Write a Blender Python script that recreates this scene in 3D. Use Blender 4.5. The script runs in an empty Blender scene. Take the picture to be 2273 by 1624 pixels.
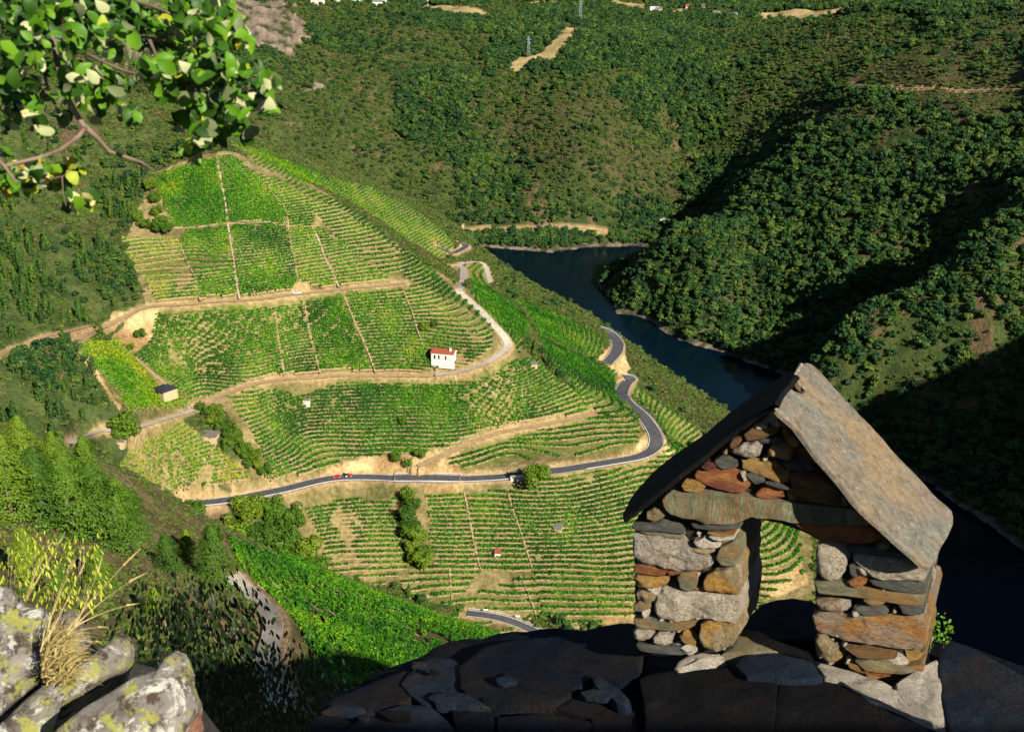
import bpy, bmesh, math, random
import numpy as np
from mathutils import Vector, Matrix, noise as mnoise
random.seed(7); np.random.seed(7)
R = math.radians
SC = bpy.context.scene
COL = SC.collection
# ------------------------------------------------------------------ camera
FPX = 1236.0; PITCH = R(20.0); CZ = 350.0
cam_d = bpy.data.cameras.new("camera"); cam = bpy.data.objects.new("camera", cam_d); COL.objects.link(cam)
cam.location = (0, 0, CZ); cam.rotation_euler = (R(90) - PITCH, 0, 0)
cam_d.sensor_width = 36; cam_d.lens = FPX * 36 / 1024; cam_d.clip_start = 0.05; cam_d.clip_end = 12000
cam_d.dof.use_dof = True; cam_d.dof.focus_distance = 5.0; cam_d.dof.aperture_fstop = 18
SC.camera = cam
# ------------------------------------------------------------------ sky and sun
SUN_EL, SUN_AZ = R(30), R(33)                       # sun behind the camera, 33 degrees to the right
SDIR = Vector((math.sin(SUN_AZ) * math.cos(SUN_EL), -math.cos(SUN_AZ) * math.cos(SUN_EL), math.sin(SUN_EL)))
W = bpy.data.worlds.new("World"); SC.world = W; W.use_nodes = True
wn = W.node_tree; wn.nodes.clear()
sky = wn.nodes.new("ShaderNodeTexSky"); sky.sky_type = 'NISHITA'; sky.sun_disc = False
sky.air_density = 0.7; sky.dust_density = 0.3; sky.ozone_density = 2.5; sky.altitude = 350
sky.sun_elevation = SUN_EL; sky.sun_rotation = math.atan2(SDIR.x, SDIR.y)
bg = wn.nodes.new("ShaderNodeBackground"); bg.inputs[1].default_value = 0.05
wo = wn.nodes.new("ShaderNodeOutputWorld"); wn.links.new(sky.outputs[0], bg.inputs[0]); wn.links.new(bg.outputs[0], wo.inputs[0])
sl = bpy.data.lights.new("sun", 'SUN'); sl.energy = 5.0; sl.angle = R(0.5); sl.color = (1.0, 0.92, 0.79)
so = bpy.data.objects.new("sun", sl); COL.objects.link(so); so.rotation_euler = (-SDIR).to_track_quat('-Z', 'Y').to_euler()
so.location = (60, -60, 500)
SC.view_settings.view_transform = 'Standard'; SC.view_settings.look = 'None'
SC.view_settings.exposure = 1.0; SC.view_settings.gamma = 1.0
SC.cycles.max_bounces = 4; SC.cycles.diffuse_bounces = 1; SC.cycles.transparent_max_bounces = 4
SC.cycles.glossy_bounces = 2; SC.cycles.transmission_bounces = 2
# ------------------------------------------------------------------ pixel -> point in the place (pixels of the 1024 x 731 picture)
cp, sp_ = math.cos(PITCH), math.sin(PITCH)
def ray(u, v):
    a = (u - 512) / FPX; s = (365.5 - v) / FPX
    return np.array([a, cp + s * sp_, -sp_ + s * cp])
def PY(u, v, y):
    d = ray(u, v); t = y / d[1]; return (d[0] * t, y, CZ + d[2] * t)
def PZ(u, v, z):
    d = ray(u, v); t = (z - CZ) / d[2]; return (d[0] * t, d[1] * t, z)
def proj(x, y, z):
    dz = z - CZ; dep = y * cp - dz * sp_; up = y * sp_ + dz * cp
    return 512 + FPX * x / dep, 365.5 - FPX * up / dep
# ------------------------------------------------------------------ terrain
CTRL = []
def cz_(z, pts):
    for u, v in pts: CTRL.append(PZ(u, v, z))
def cy_(pts):
    for u, v, y in pts: CTRL.append(PY(u, v, y))
CTRL.append(PZ(165,507,79)); cz_(75, [(250,495),(330,479),(430,477),(540,477),(600,466),(645,452)])
cz_(79, [(660,440),(650,420),(630,400),(618,385)]); cz_(85, [(612,335)])
cz_(80, [(463,244)])
CTRL.append(PZ(190,412,108)); cz_(112, [(260,390),(330,375),(440,373)]); cz_(118, [(490,362)]); cz_(122, [(507,345)]); cz_(130, [(490,318)]); cz_(138,[(460,285)])
cz_(150, [(150,308),(230,299)]); cz_(148, [(297,292),(350,287)]); cz_(147, [(410,282)]); cz_(158, [(0,352)]); cz_(155, [(70,330)])
cy_([(218,150,780),(282,177,775),(331,198,765),(401,245,740),(454,291,712)])
cy_([(240,137,900),(280,157,925),(320,172,945),(365,190,965),(400,205,980),(430,222,1000),(452,240,1020),
     (350,205,860),(400,228,880),(440,262,860),(470,276,850),(482,291,800)])
SIL = [(240,137,900),(280,157,925),(320,172,945),(365,190,965),(400,205,980),(430,222,1000),(452,240,1020),(470,251,1035),(500,265,950),(530,284,925),(560,302,900),(600,325,870),
       (640,357,830),(680,385,790),(715,405,760),(733,416,745)]
cy_(SIL[7:])
for u, v, y in SIL:                              # the land falls away steeply behind its skyline
    x0, y0, z0 = PY(u, v, y); CTRL.append((x0 + 22, y0 + 48, z0 - 50))
cy_([(690,430,692),(680,460,655),(730,470,640),(780,560,546),(700,600,523),(820,620,506),(740,520,571),(790,480,640)])
cy_([(500,560,546),(450,560,546),(400,540,557),(330,530,561),(560,560,546),(620,560,546),(540,615,514),(620,620,511),(450,600,523),(380,575,537),(640,520,571)])
cy_([(300,240,722),(260,200,742),(250,170,765),(350,250,724),(200,330,640),(300,330,662),(400,330,668),(200,370,628),(300,430,613),(400,430,616),(500,430,625),(560,400,650),(600,430,632),(180,460,562),(250,450,580)])
# left hillside
cy_([(100,320,628),(100,250,690),(100,180,770),(100,110,850),(0,250,640),(0,180,700),(0,110,770),(200,250,706),(190,200,745),(170,150,800),
     (150,98,880),(60,88,850),(200,115,900),(60,400,520),(110,420,545),(0,400,500),(75,440,530),(30,370,530)])
# beyond the left crest
CTRL += [(-330,1060,150),(-230,1080,110),(-120,1120,60)]
# near slope below the camera
cy_([(200,731,70),(250,700,110),(100,700,80),(0,640,90),(0,560,120),(60,470,230),(0,430,250),(130,470,270),(170,520,290),(240,545,300),(320,575,295),
     (400,605,285),(510,640,262),(265,620,200),(350,620,240),(450,640,245),(350,680,190),(420,660,220),(200,600,190),(150,560,190),(100,600,140),
     (60,540,170),(100,520,220),(200,560,240),(600,700,200)])
CTRL += [(-70,385,95),(0,395,55),(60,400,22),(-120,400,140),(-180,390,165),(110,420,5),(-20,330,130),(40,330,110)]
CTRL += [(0,0,346),(0,-60,352),(60,0,346),(60,12,345),(36,2,352),(28,-12,354),(85,30,337),(120,-60,350),(-60,0,346),(-100,-60,352),(0,12,338),(-5,35,318),(-25,35,316),(60,40,320),(110,60,286),(130,120,235),(90,150,235),(110,220,175),(200,100,220),(160,300,90),(190,450,20),(120,320,100)]
# river bed
RIV = [(-700,1450),(-450,1400),(-200,1345),(-60,1320),(15,1262),(62,1135),(108,1010),(158,905),(170,850),(180,800),(197,750),(215,700),(230,650),(243,600),(255,480),(275,350),(300,200),(330,0)]
for x, y in RIV: CTRL.append((x, y, -16))
cz_(0, [(475,246),(515,249),(555,252),(613,300),(617,313),(655,323),(700,346),(745,361),(800,385),(860,432),(957,504),(1024,552)])
CTRL += [(312,580,5),(318,460,8),(330,350,12)]
# right bank: first spur, gully, second spur
cy_([(700,300,1060),(700,250,1115),(705,230,1180),(650,250,1150),(650,300,1110),(760,320,1030),(760,250,1110),(850,250,1035),(846,280,985),(800,310,1010),(850,150,1200),(850,80,1400),(850,20,1700),
     (1000,150,1100),(1000,80,1250),(1020,20,1450),(950,200,1040),(900,240,1030),(1020,190,960),(760,200,1210),(760,170,1300),(740,205,1245)])
cy_([(842,343,852),(885,320,852),(900,350,838),(900,400,812),(880,437,792),(940,288,855),(968,240,890),(1024,218,900),(1000,300,835),(1000,400,790),(1000,450,752),(930,400,805),(930,450,765)])
CTRL += [(238,925,12),(300,930,36),(370,955,70),(450,930,100)]
# far side
cy_([(60,30,1700),(150,50,1650),(240,60,1600),(240,110,1500),(300,130,1480),(300,60,1650),(400,60,1720),(400,120,1560),(400,180,1450),(445,227,1380),(500,227,1378),(550,227,1378),(590,227,1378),
     (600,200,1400),(600,150,1470),(600,100,1570),(600,50,1750),(500,200,1420),(500,150,1500),(500,100,1600),(500,50,1760),(500,15,2050),(665,218,1400),(690,197,1440),(690,170,1490),(680,100,1620),
     (750,100,1560),(750,50,1760),(630,215,1400)])
CTRL += [(150,1350,0), (100,1320,-8)]
for u in (0,150,300,450,600,750,880): cy_([(u,5,2200 if u<880 else 1950),(u,-30,2800)])
cy_([(1020,5,1700),(1000,-30,2300)])
CTRL += [(500,352,280),(420,430,175),(470,400,265),(400,520,105),(560,265,285),(700,500,360),(450,600,150),(420,200,300),(390,330,150),(600,700,215),(700,900,290),(620,1100,260),(900,1400,300),(700,100,380),(1200,600,400),(1200,2500,300),(1200,1800,300)]
CTRL += [(-400,600,240),(-420,800,290),(-350,350,300),(-600,1000,330),(-300,150,330),(-800,600,350),(-900,1600,230),(-1000,2500,270),(-1000,1200,300)]
CT = np.array(CTRL, float)
def _phi(r2): return 0.5 * r2 * np.log(r2 + 1e-9)
_S = 200.0
def rbf_fit():
    n = len(CT); X = CT[:, :2] / _S
    r2 = ((X[:, None] - X[None]) ** 2).sum(-1)
    A = np.zeros((n + 3, n + 3)); A[:n, :n] = _phi(r2) + np.eye(n) * 1.5e-4
    A[:n, n] = 1; A[:n, n + 1:] = X; A[n, :n] = 1; A[n + 1:, :n] = X.T
    return np.linalg.solve(A, np.concatenate([CT[:, 2], [0, 0, 0]]))
_W = rbf_fit()
GX0, GX1, GY0, GY1, GS = -1000.0, 1100.0, -80.0, 2900.0, 5.0
_gx = np.arange(GX0, GX1 + 1, GS); _gy = np.arange(GY0, GY1 + 1, GS)
def rbf_eval(x, y):
    out = np.empty(x.size); xs = x.ravel() / _S; ys = y.ravel() / _S
    for i in range(0, x.size, 40000):
        a = xs[i:i + 40000, None] - CT[None, :, 0] / _S; b = ys[i:i + 40000, None] - CT[None, :, 1] / _S
        out[i:i + 40000] = _phi(a * a + b * b) @ _W[:len(CT)] + _W[len(CT)] + _W[len(CT) + 1] * xs[i:i + 40000] + _W[len(CT) + 2] * ys[i:i + 40000]
    return out.reshape(x.shape)
# value-noise fbm on arrays
_rng = np.random.RandomState(3); _PT = _rng.rand(256, 256)
def vnoise(x, y):
    xi = np.floor(x).astype(int); yi = np.floor(y).astype(int); fx = x - xi; fy = y - yi
    fx = fx * fx * (3 - 2 * fx); fy = fy * fy * (3 - 2 * fy)
    g = lambda a, b: _PT[a & 255, b & 255]
    return (g(xi, yi) * (1 - fx) + g(xi + 1, yi) * fx) * (1 - fy) + (g(xi, yi + 1) * (1 - fx) + g(xi + 1, yi + 1) * fx) * fy
def fbm(x, y, o=4):
    s = 0; a = 0.5; 
    for k in range(o): s = s + a * (vnoise(x + 17 * k, y + 31 * k) - .5); x = x * 2.03; y = y * 2.03; a *= .5
    return s
def sstep(a, b, x):
    t = np.clip((x - a) / (b - a), 0, 1); return t * t * (3 - 2 * t)
_HX, _HY = np.meshgrid(_gx, _gy)
HB = rbf_eval(_HX, _HY)
# gullies and lumps on the wild slopes (not on the vineyards)
_wild = np.maximum(sstep(1180, 1350, _HY), sstep(60, 160, _HX - np.interp(_HY, [p[1] for p in RIV][::-1], [p[0] for p in RIV][::-1])))
_sh = np.clip(HB / 40, 0, 1)
HB = HB + _wild * _sh * (fbm(_HX / 150, _HY / 150, 4) * 36 - np.abs(fbm(_HX / 95 + 9, _HY / 190, 3)) * 34 + 5)
def H(x, y):
    x = np.asarray(x, float); y = np.asarray(y, float)
    fx = np.clip((x - GX0) / GS, 0, len(_gx) - 1.001); fy = np.clip((y - GY0) / GS, 0, len(_gy) - 1.001)
    i = fx.astype(int); j = fy.astype(int); fx = fx - i; fy = fy - j
    return (HB[j, i] * (1 - fx) + HB[j, i + 1] * fx) * (1 - fy) + (HB[j + 1, i] * (1 - fx) + HB[j + 1, i + 1] * fx) * fy
def hit(u, v, y0=60.0, y1=2800.0):
    """first point of the ground on the line of sight through a pixel"""
    d = ray(u, v); ys = np.arange(y0, y1, 1.5); t = ys / d[1]
    g = CZ + d[2] * t - np.maximum(H(d[0] * t, ys), 0.0)
    k = int(np.argmax(g < 0)) if (g < 0).any() else len(g) - 1
    k = max(k, 1); f = g[k - 1] / (g[k - 1] - g[k] + 1e-9); f = min(max(f, 0), 1)
    yy = ys[k - 1] + 1.5 * f; tt = yy / d[1]
    return (d[0] * tt, yy, CZ + d[2] * tt)
# ------------------------------------------------------------------ traced outlines (each list starts with the crop it was read from)
CR = {'F': (0, 0, .4505), 'M4': (120, 140, .17598), 'M5': (60, 320, .17598), 'M6': (360, 220, .17598), 'B': (600, 340, .24118), 'L3': (0, 500, .15838),
      'T2': (0, 0, .14078), 'R1': (240, 0, .15838), 'R2': (560, 0, .20414), 'R3': (560, 180, .20414), 'D4': (240, 480, .18478), 'L5': (0, 180, .20942), 'P': (0, 0, 1.0)}
def px(c, pts):
    a, b, s = CR[c]; return [(a + x * s, b + y * s) for x, y in pts]
def plan(c, pts, y0=60.0):
    return np.array([hit(u, v, y0)[:2] for u, v in px(c, pts)])
def inpoly(X, Y, P):
    r = np.zeros(X.shape, bool); n = len(P); x0, y0 = P.min(0); x1, y1 = P.max(0)
    bb = (X >= x0) & (X <= x1) & (Y >= y0) & (Y <= y1); xs = X[bb]; ys = Y[bb]; c = np.zeros(xs.shape, bool)
    for i in range(n):
        ax, ay = P[i]; bx, by = P[(i + 1) % n]
        if ay == by: continue
        c ^= ((ay > ys) != (by > ys)) & (xs < (bx - ax) * (ys - ay) / (by - ay) + ax)
    r[bb] = c; return r
def smooth(P, n=6):
    P = np.array(P, float); Q = [P[0]]
    E = np.vstack([2 * P[0] - P[1], P, 2 * P[-1] - P[-2]])
    for i in range(1, len(E) - 2):
        p0, p1, p2, p3 = E[i - 1:i + 3]
        for k in range(1, n + 1):
            t = k / n; Q.append(.5 * ((2 * p1) + (-p0 + p2) * t + (2 * p0 - 5 * p1 + 4 * p2 - p3) * t * t + (-p0 + 3 * p1 - 3 * p2 + p3) * t ** 3))
    return np.array(Q)
# roads: name, material, half width, points, how z is smoothed
def road_line(segs, y0=60.0):
    pts = []
    for c, pp in segs:
        for u, v in px(c, pp): pts.append(hit(u, v, y0))
    Q = smooth(pts, 6); z = H(Q[:, 0], Q[:, 1])
    k = np.array([1, 2, 3, 4, 5, 4, 3, 2, 1.]); k /= k.sum(); zz = np.pad(z, 4, mode='edge'); Q[:, 2] = np.convolve(zz, k, 'valid')
    return Q
ROADS = [
 ('road', 'asphalt', 4.0, [('M5', [(520,1085),(700,1055),(850,1035),(1050,1005),(1250,965),(1450,915),(1620,892),(1800,892),(2000,900),(2273,905)]),
      ('M6', [(200,1466),(450,1468),(700,1466),(900,1445),(1100,1422),(1300,1392),(1500,1362),(1630,1325),(1680,1270),(1670,1200),(1610,1110),(1520,1035),(1485,985),(1500,940),(1535,900),(1500,885)])]),
 ('road', 'asphalt', 4.0, [('M6', [(1400,812),(1450,755),(1462,700),(1435,655),(1400,630),(1370,615)])]),
 ('road', 'asphalt', 3.0, [('M4', [(1800,600),(1880,640),(1935,622),(1965,600),(1925,575)])]),
 ('road', 'asphalt', 3.0, [('D4', [(1230,716),(1340,730),(1440,752),(1540,790),(1620,828),(1700,870)])]),
 ('track', 'dirt', 2.2, [('M5', [(760,500),(860,450),(1000,395),(1140,348),(1300,330),(1500,318),(1700,312),(1900,312),(2120,312)])]),
 ('track', 'concrete', 2.3, [('M4', [(1790,1332),(1900,1318),(2000,1295),(2100,1255),(2170,1205),(2205,1165),(2180,1110),(2120,1045),(2040,960),(1960,890),(1925,850),(1940,800),(1950,750),(1915,715),(1960,695)])]),
 ('track', 'concrete', 1.8, [('M4', [(1960,700),(2020,690),(2060,700),(2085,740),(2105,810)])]),
 ('track', 'concrete', 2.0, [('M5', [(60,690),(200,660),(330,640),(450,605),(560,570),(640,545),(700,530),(760,505)])]),
 ('track', 'dirt', 2.2, [('M4', [(-240,1130),(-150,1085),(-60,1045),(50,990),(120,955),(250,935),(450,925),(680,908),(900,885),(1000,872),(1240,845),(1400,832),(1540,818),(1620,808)])]),
 ('track', 'dirt', 1.8, [('L5', [(-20,850),(40,815)]), ('L5', [(120,790),(200,748),(300,722),(430,705)])]),
 ('track', 'dirt', 2.0, [('M6', [(330,1400),(480,1325),(650,1250),(800,1205),(1000,1165),(1180,1130),(1300,1100),(1330,1085)])]),
 ('track', 'dirt', 3.0, [('R1', [(1250,1452),(1400,1455),(1600,1445),(1800,1440),(2000,1432),(2150,1437),(2300,1460)])]),
 ('track', 'concrete', 1.9, [('L3', [(1470,470),(1530,540),(1600,600),(1680,680),(1725,760),(1720,840),(1700,930),(1690,1030),(1730,1130),(1740,1230),(1700,1330)])]),
 ('track', 'dirt', 2.5, [('R2', [(1420,412),(1600,420),(1900,435),(2100,438),(2273,432)])]),
]
RL = []
for nm, mt, hw, segs in ROADS: RL.append((nm, mt, hw, road_line(segs, 60.0 if segs[0][0] == 'L3' else 1150.0 if segs[0][0] == 'R1' else 400.0)))
def road_dist(X, Y):
    """distance to the nearest road line, its height, its half width"""
    X = np.asarray(X, float); Y = np.asarray(Y, float)
    D = np.full(X.shape, 99.0); Zr = np.zeros(X.shape); Wd = np.full(X.shape, 2.0)
    for nm, mt, hw, Q in RL:
        x0, y0 = Q[:, :2].min(0) - 14; x1, y1 = Q[:, :2].max(0) + 14
        bb = np.where((X > x0) & (X < x1) & (Y > y0) & (Y < y1))
        if not len(bb[0]): continue
        xs = X[bb]; ys = Y[bb]; d = D[bb]; zr = Zr[bb]; wd = Wd[bb]
        for i in range(len(Q) - 1):
            ax, ay, az = Q[i]; bx, by, bz = Q[i + 1]; ll = (bx - ax) ** 2 + (by - ay) ** 2 + 1e-9
            t = np.clip(((xs - ax) * (bx - ax) + (ys - ay) * (by - ay)) / ll, 0, 1)
            dd = np.hypot(xs - ax - t * (bx - ax), ys - ay - t * (by - ay)) 
            m = dd < d; d = np.where(m, dd, d); zr = np.where(m, az + t * (bz - az), zr); wd = np.where(m, hw, wd)
        D[bb] = d; Zr[bb] = zr; Wd[bb] = wd
    return D, Zr, Wd
# vineyard plots: crop, outline, greenness 0-1, gap share, row height step, hue, label
PL = [
 ('M4', [(170,200),(400,140),(545,105),(612,470),(310,500),(240,330)], .97, .02, 1.05, .55, 'the bright top left plot, left of the long pale wall'),
 ('M4', [(560,90),(640,90),(760,190),(935,400),(945,480),(632,470)], .98, .01, 1.05, .5, 'the bright topmost plot, right of the long pale wall'),
 ('M4', [(770,190),(910,230),(1050,320),(1100,420),(1100,490),(960,480),(945,400)], .9, .04, 1.4, .5, 'the small upper plot near the ridge'),
 ('M4', [(955,490),(1090,490),(1235,835),(1020,800)], .85, .05, 1.3, .8, 'the narrow yellowish plot above the parked pale car'),
 ('M4', [(375,510),(608,490),(665,900),(462,915),(345,600)], .96, .02, 1.1, .45, 'the green upper plot left of the long pale wall'),
 ('M4', [(635,490),(945,490),(1005,800),(970,850),(690,890)], .97, .02, 1.1, .4, 'the large green plot above the parked pale car'),
 ('M4', [(0,545),(330,545),(345,610),(450,910),(210,920),(60,700)], .72, .1, 1.35, .7, 'the brownish leftmost upper plot beside the scrub'),
 ('M4', [(1110,490),(1250,560),(1500,760),(1540,805),(1255,830)], .85, .06, 1.3, .65, 'the upper triangular plot above the end of the dirt track'),
 ('M4', [(1050,320),(1200,370),(1450,520),(1600,640),(1600,760),(1510,770),(1250,560),(1110,420)], .82, .08, 1.7, .45, 'the curved terraces along the ridge'),
 ('M4', [(920,215),(1050,270),(1200,330),(1400,450),(1600,620),(1760,720),(1900,860),(2060,980),(2180,1090),(2130,1080),(1900,910),(1680,815),(1600,755),(1600,640),(1450,520),(1290,410),(1050,310)], .95, .02, 1.5, .15, 'the dark green plot seen end-on along the ridge'),
 ('M4', [(610,20),(880,100),(1040,150),(1420,270),(1700,410),(1850,530),(1905,600),(1860,640),(1600,560),(1300,330),(1040,270),(920,200),(800,150)], .72, .08, 1.5, .6, 'the far plot falling behind the ridge towards the river'),
 ('M4', [(210,985),(560,945),(865,930),(930,1335),(850,1365),(430,1472),(70,1210),(180,1130)], .84, .08, 1.35, .35, 'the large middle plot between the two tracks, left part'),
 ('M4', [(875,930),(1035,895),(1130,1325),(940,1338)], .8, .1, 1.35, .3, 'the narrow middle plot beside the dark wall'),
 ('M4', [(1048,882),(1250,865),(1440,1318),(1145,1322)], .95, .03, 1.2, .4, 'the bright middle plot left of the leaning stone wall'),
 ('M4', [(1275,860),(1600,850),(1710,1170),(1790,1305),(1460,1312)], .93, .03, 1.45, .45, 'the middle plot left of the white house'),
 ('M4', [(1615,850),(1690,825),(1900,925),(2120,1080),(2110,1190),(1990,1280),(1900,1310),(1790,1300),(1720,1170)], .8, .1, 1.5, .45, 'the plot around the white house'),
 ('M5', [(130,120),(320,110),(560,380),(780,440),(720,480),(380,508),(330,400),(100,170)], .93, .03, 1.4, .72, 'the yellow green plot around the dark-roofed house'),
 ('M5', [(950,440),(1190,385),(1230,560),(1440,850),(1180,910),(1170,800)], .74, .08, 1.6, .45, 'the striped plot right of the strip of bushes'),
 ('M5', [(1200,385),(1640,335),(2130,325),(2273,430),(2273,690),(2090,745),(1880,755),(1600,800),(1440,850),(1230,560)], .9, .05, 1.55, .25, 'the deep green plot around the tiny white hut'),
 ('M6', [(460,940),(680,850),(830,815),(1000,785),(1230,970),(1315,1075),(1200,1115),(800,1190),(560,1270),(380,1320),(0,1330),(0,915)], .85, .06, 1.6, .35, 'the wide plot above the brown bank, right of centre'),
 ('M6', [(470,1375),(560,1320),(900,1215),(1320,1125),(1560,1110),(1595,1190),(1575,1265),(1300,1335),(1050,1350),(850,1375),(560,1400)], .88, .04, 1.5, .3, 'the plot just inside the bend of the asphalt road'),
 ('M6', [(1000,650),(1330,800),(1478,870),(1440,960),(1500,1060),(1585,1130),(1350,1130),(1200,920),(1040,760)], .95, .02, 1.45, .2, 'the steep dark plot above the road bends'),
 ('M6', [(590,255),(690,245),(770,400),(900,500),(970,600),(900,755),(770,600),(640,460)], .82, .06, 1.5, .35, 'the plot below the concrete track, over the river'),
 ('M6', [(880,440),(1180,560),(1385,680),(1385,730),(1330,785),(1000,640)], .88, .05, 1.5, .4, 'the plot above the upper road bend'),
 ('M6', [(1550,1000),(1500,880),(1640,1000),(1960,1210),(1880,1290),(1730,1200),(1660,1090)], .62, .12, 1.7, .5, 'the thin rows below the guardrail, over the river'),
 ('M5', [(440,620),(700,575),(850,690),(1080,890),(900,915),(500,955),(340,940),(220,760),(420,700)], .5, .16, 1.65, .75, 'the sparse tan plot with two huts'),
 ('D4', [(345,155),(580,95),(870,95),(925,450),(760,575),(480,478),(430,300)], .62, .14, 1.5, .4, 'the sparse plot left of the column of bushes'),
 ('D4', [(1015,80),(1205,70),(1295,490),(1180,640),(920,640),(920,480),(1050,465)], .66, .14, 1.5, .3, 'the patchy plot right of the column of bushes'),
 ('D4', [(1225,60),(1440,50),(1580,480),(1310,500)], .85, .03, 1.7, .4, 'the neatly striped plot around the tiny red-roofed hut'),
 ('D4', [(1455,50),(1700,-30),(2150,-130),(2600,-100),(3000,100),(3050,500),(2800,700),(2130,735),(1800,795),(1650,765),(1590,480)], .84, .06, 1.5, .3, 'the broad plot left of the stone belfry, below the road'),
 ('D4', [(800,490),(1180,640),(1590,500),(1640,755),(1400,715),(1130,675),(920,635)], .7, .08, 1.6, .35, 'the lowest striped plot above the guardrail'),
]
PLOTS = []
for c, pts, gr, gap, st, hue, lab in PL: PLOTS.append((plan(c, pts, 400.0), gr, gap, st, hue, lab))
NEARV = plan('D4', [(-40,330),(200,420),(600,560),(1000,680),(1400,780),(1530,835),(1350,900),(1040,965),(760,1040),(560,1140),(460,1150),(400,950),(250,720),(120,600),(0,540)])
NEARGAP = smooth(plan('D4', [(760,630),(900,730),(1050,840),(1150,900)]))
def zmask(items, X, Y, warp=0):
    if warp: X, Y = X + fbm(X / 34 + 3, Y / 34, 4) * warp, Y + fbm(X / 34, Y / 34 + 9, 4) * warp * 1.3
    m = np.zeros(X.shape, bool)
    for c, pts in items: m |= inpoly(X, Y, plan(c, pts, 60.0 if c == 'L3' else 1150.0 if c == 'R1' else 800.0 if c == 'R2' else 400.0))
    return m
BARE = [('M4', [(970,800),(1080,810),(1100,850),(960,880)]), ('M4', [(60,1010),(230,960),(180,1140),(60,1200),(-60,1180),(-40,1100)]), ('M4', [(1840,700),(2010,680),(1960,740),(1910,880),(1930,780)]),
 ('M5', [(80,130),(130,180),(300,430),(380,520),(330,500),(220,340),(140,240)]), ('M5', [(500,960),(900,920),(1180,930),(1300,900),(1620,800),(1880,760),(2090,750),(2273,700),(2273,880),(1800,870),(1500,900),(1200,970),(1000,1010),(700,1050),(600,1040)]),
 ('M6', [(0,1340),(400,1310),(500,1300),(380,1400),(700,1420),(1050,1390),(1300,1350),(1560,1300),(1620,1200),(1590,1150),(1660,1240),(1600,1330),(1350,1370),(1000,1420),(700,1450),(0,1440)]),
 ('M6', [(1340,790),(1420,700),(1400,640),(1440,690),(1430,760),(1380,810)]), ('M6', [(1430,960),(1490,880),(1510,920),(1470,990)]), ('M6', [(1400,830),(1500,760),(1540,850),(1480,890)]),
 ('M6', [(1700,1280),(1800,1310),(1750,1340)]), ('D4', [(1000,20),(1200,20),(1220,60),(1000,75)]), ('D4', [(1790,800),(2130,660),(2130,750),(1950,790)]),('M4', [(1910,1320),(2050,1300),(2000,1370),(1900,1380)]),
 ('L3', [(1370,745),(1560,790),(1590,850),(1480,840),(1400,800)]), ('L3', [(1490,340),(1660,410),(1640,440),(1510,400)]), ('L3', [(1700,490),(1790,540),(1770,580),(1680,520)]),
 ('R1', [(1330,1415),(1700,1425),(2050,1415),(2050,1440),(1700,1440),(1330,1450)]), ('B', [(670,965),(780,950),(830,900),(860,980),(870,1010),(750,1060),(670,1070)]),('F', [(155,752),(200,735),(250,690),(350,670),(345,700),(270,715),(215,745)])]
FIELD = [('R1', [(1130,45),(1200,30),(1590,75),(1590,125),(1350,105),(1130,75)]), ('R1', [(1700,420),(1770,360),(1860,365),(2000,240),(2060,165),(2140,175),(2110,260),(1970,400),(1880,385),(1750,450)]), ('R1', [(1660,140),(1760,135),(1780,170),(1680,165)]),
 ('R1', [(1830,20),(2010,5),(1990,45),(1850,55)]), ('R2', [(230,0),(420,10),(420,45),(260,15)]), ('R2', [(980,60),(1480,35),(1440,60),(1100,90),(990,100)]), ('R2', [(1180,10),(1300,15),(1290,40)]), ('R2', [(330,125),(410,115),(400,140),(330,145)]), ('R2', [(520,55),(640,40),(620,60),(530,70)])]
ROCK = [('R1', [(-60,20),(0,-20),(120,0),(330,90),(480,150),(380,260),(330,330),(230,330),(100,310),(30,260),(-20,150)]), ('T2', [(820,200),(1100,260),(1080,460),(880,420),(830,330)]), ('R1', [(350,590),(560,500),(520,560),(380,610)]), ('R1', [(200,10),(290,30),(280,70),(180,40)])]
HEATH = [('R2', [(1380,240),(1700,170),(2050,200),(2273,60),(2273,560),(1950,600),(1750,480),(1500,420),(1350,320)]), ('R2', [(850,150),(1100,120),(1200,200),(1000,250)]), ('R1', [(1400,580),(2000,560),(2273,800),(2200,1000),(1800,1100),(1500,900)]), ('R2', [(0,400),(300,500),(560,760),(580,900),(480,1000),(200,900),(0,700)]),
 ('L5', [(170,120),(370,160),(380,330),(200,310)]), ('R2', [(1100,540),(1500,520),(1550,600),(1250,640)])]
HULLS = [plan('P', q, 400.0) for q in ([(152,172),(218,152),(300,178),(420,262),(470,290),(520,345),(600,400),(655,440),(640,455),(540,474),(430,474),(330,474),(240,490),(215,455),(250,462),(240,430),(210,400),(160,420),(110,400),(80,345),(150,322),(125,240)], [(270,492),(330,480),(640,474),(800,482),(815,600),(640,640),(560,612),(400,590),(320,560)])]
RIDGE = plan('P', [(225,132),(365,185),(470,250),(560,300),(735,412),(700,480),(600,400),(520,345),(470,290),(400,225),(300,178),(220,150)], 400.0)
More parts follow.
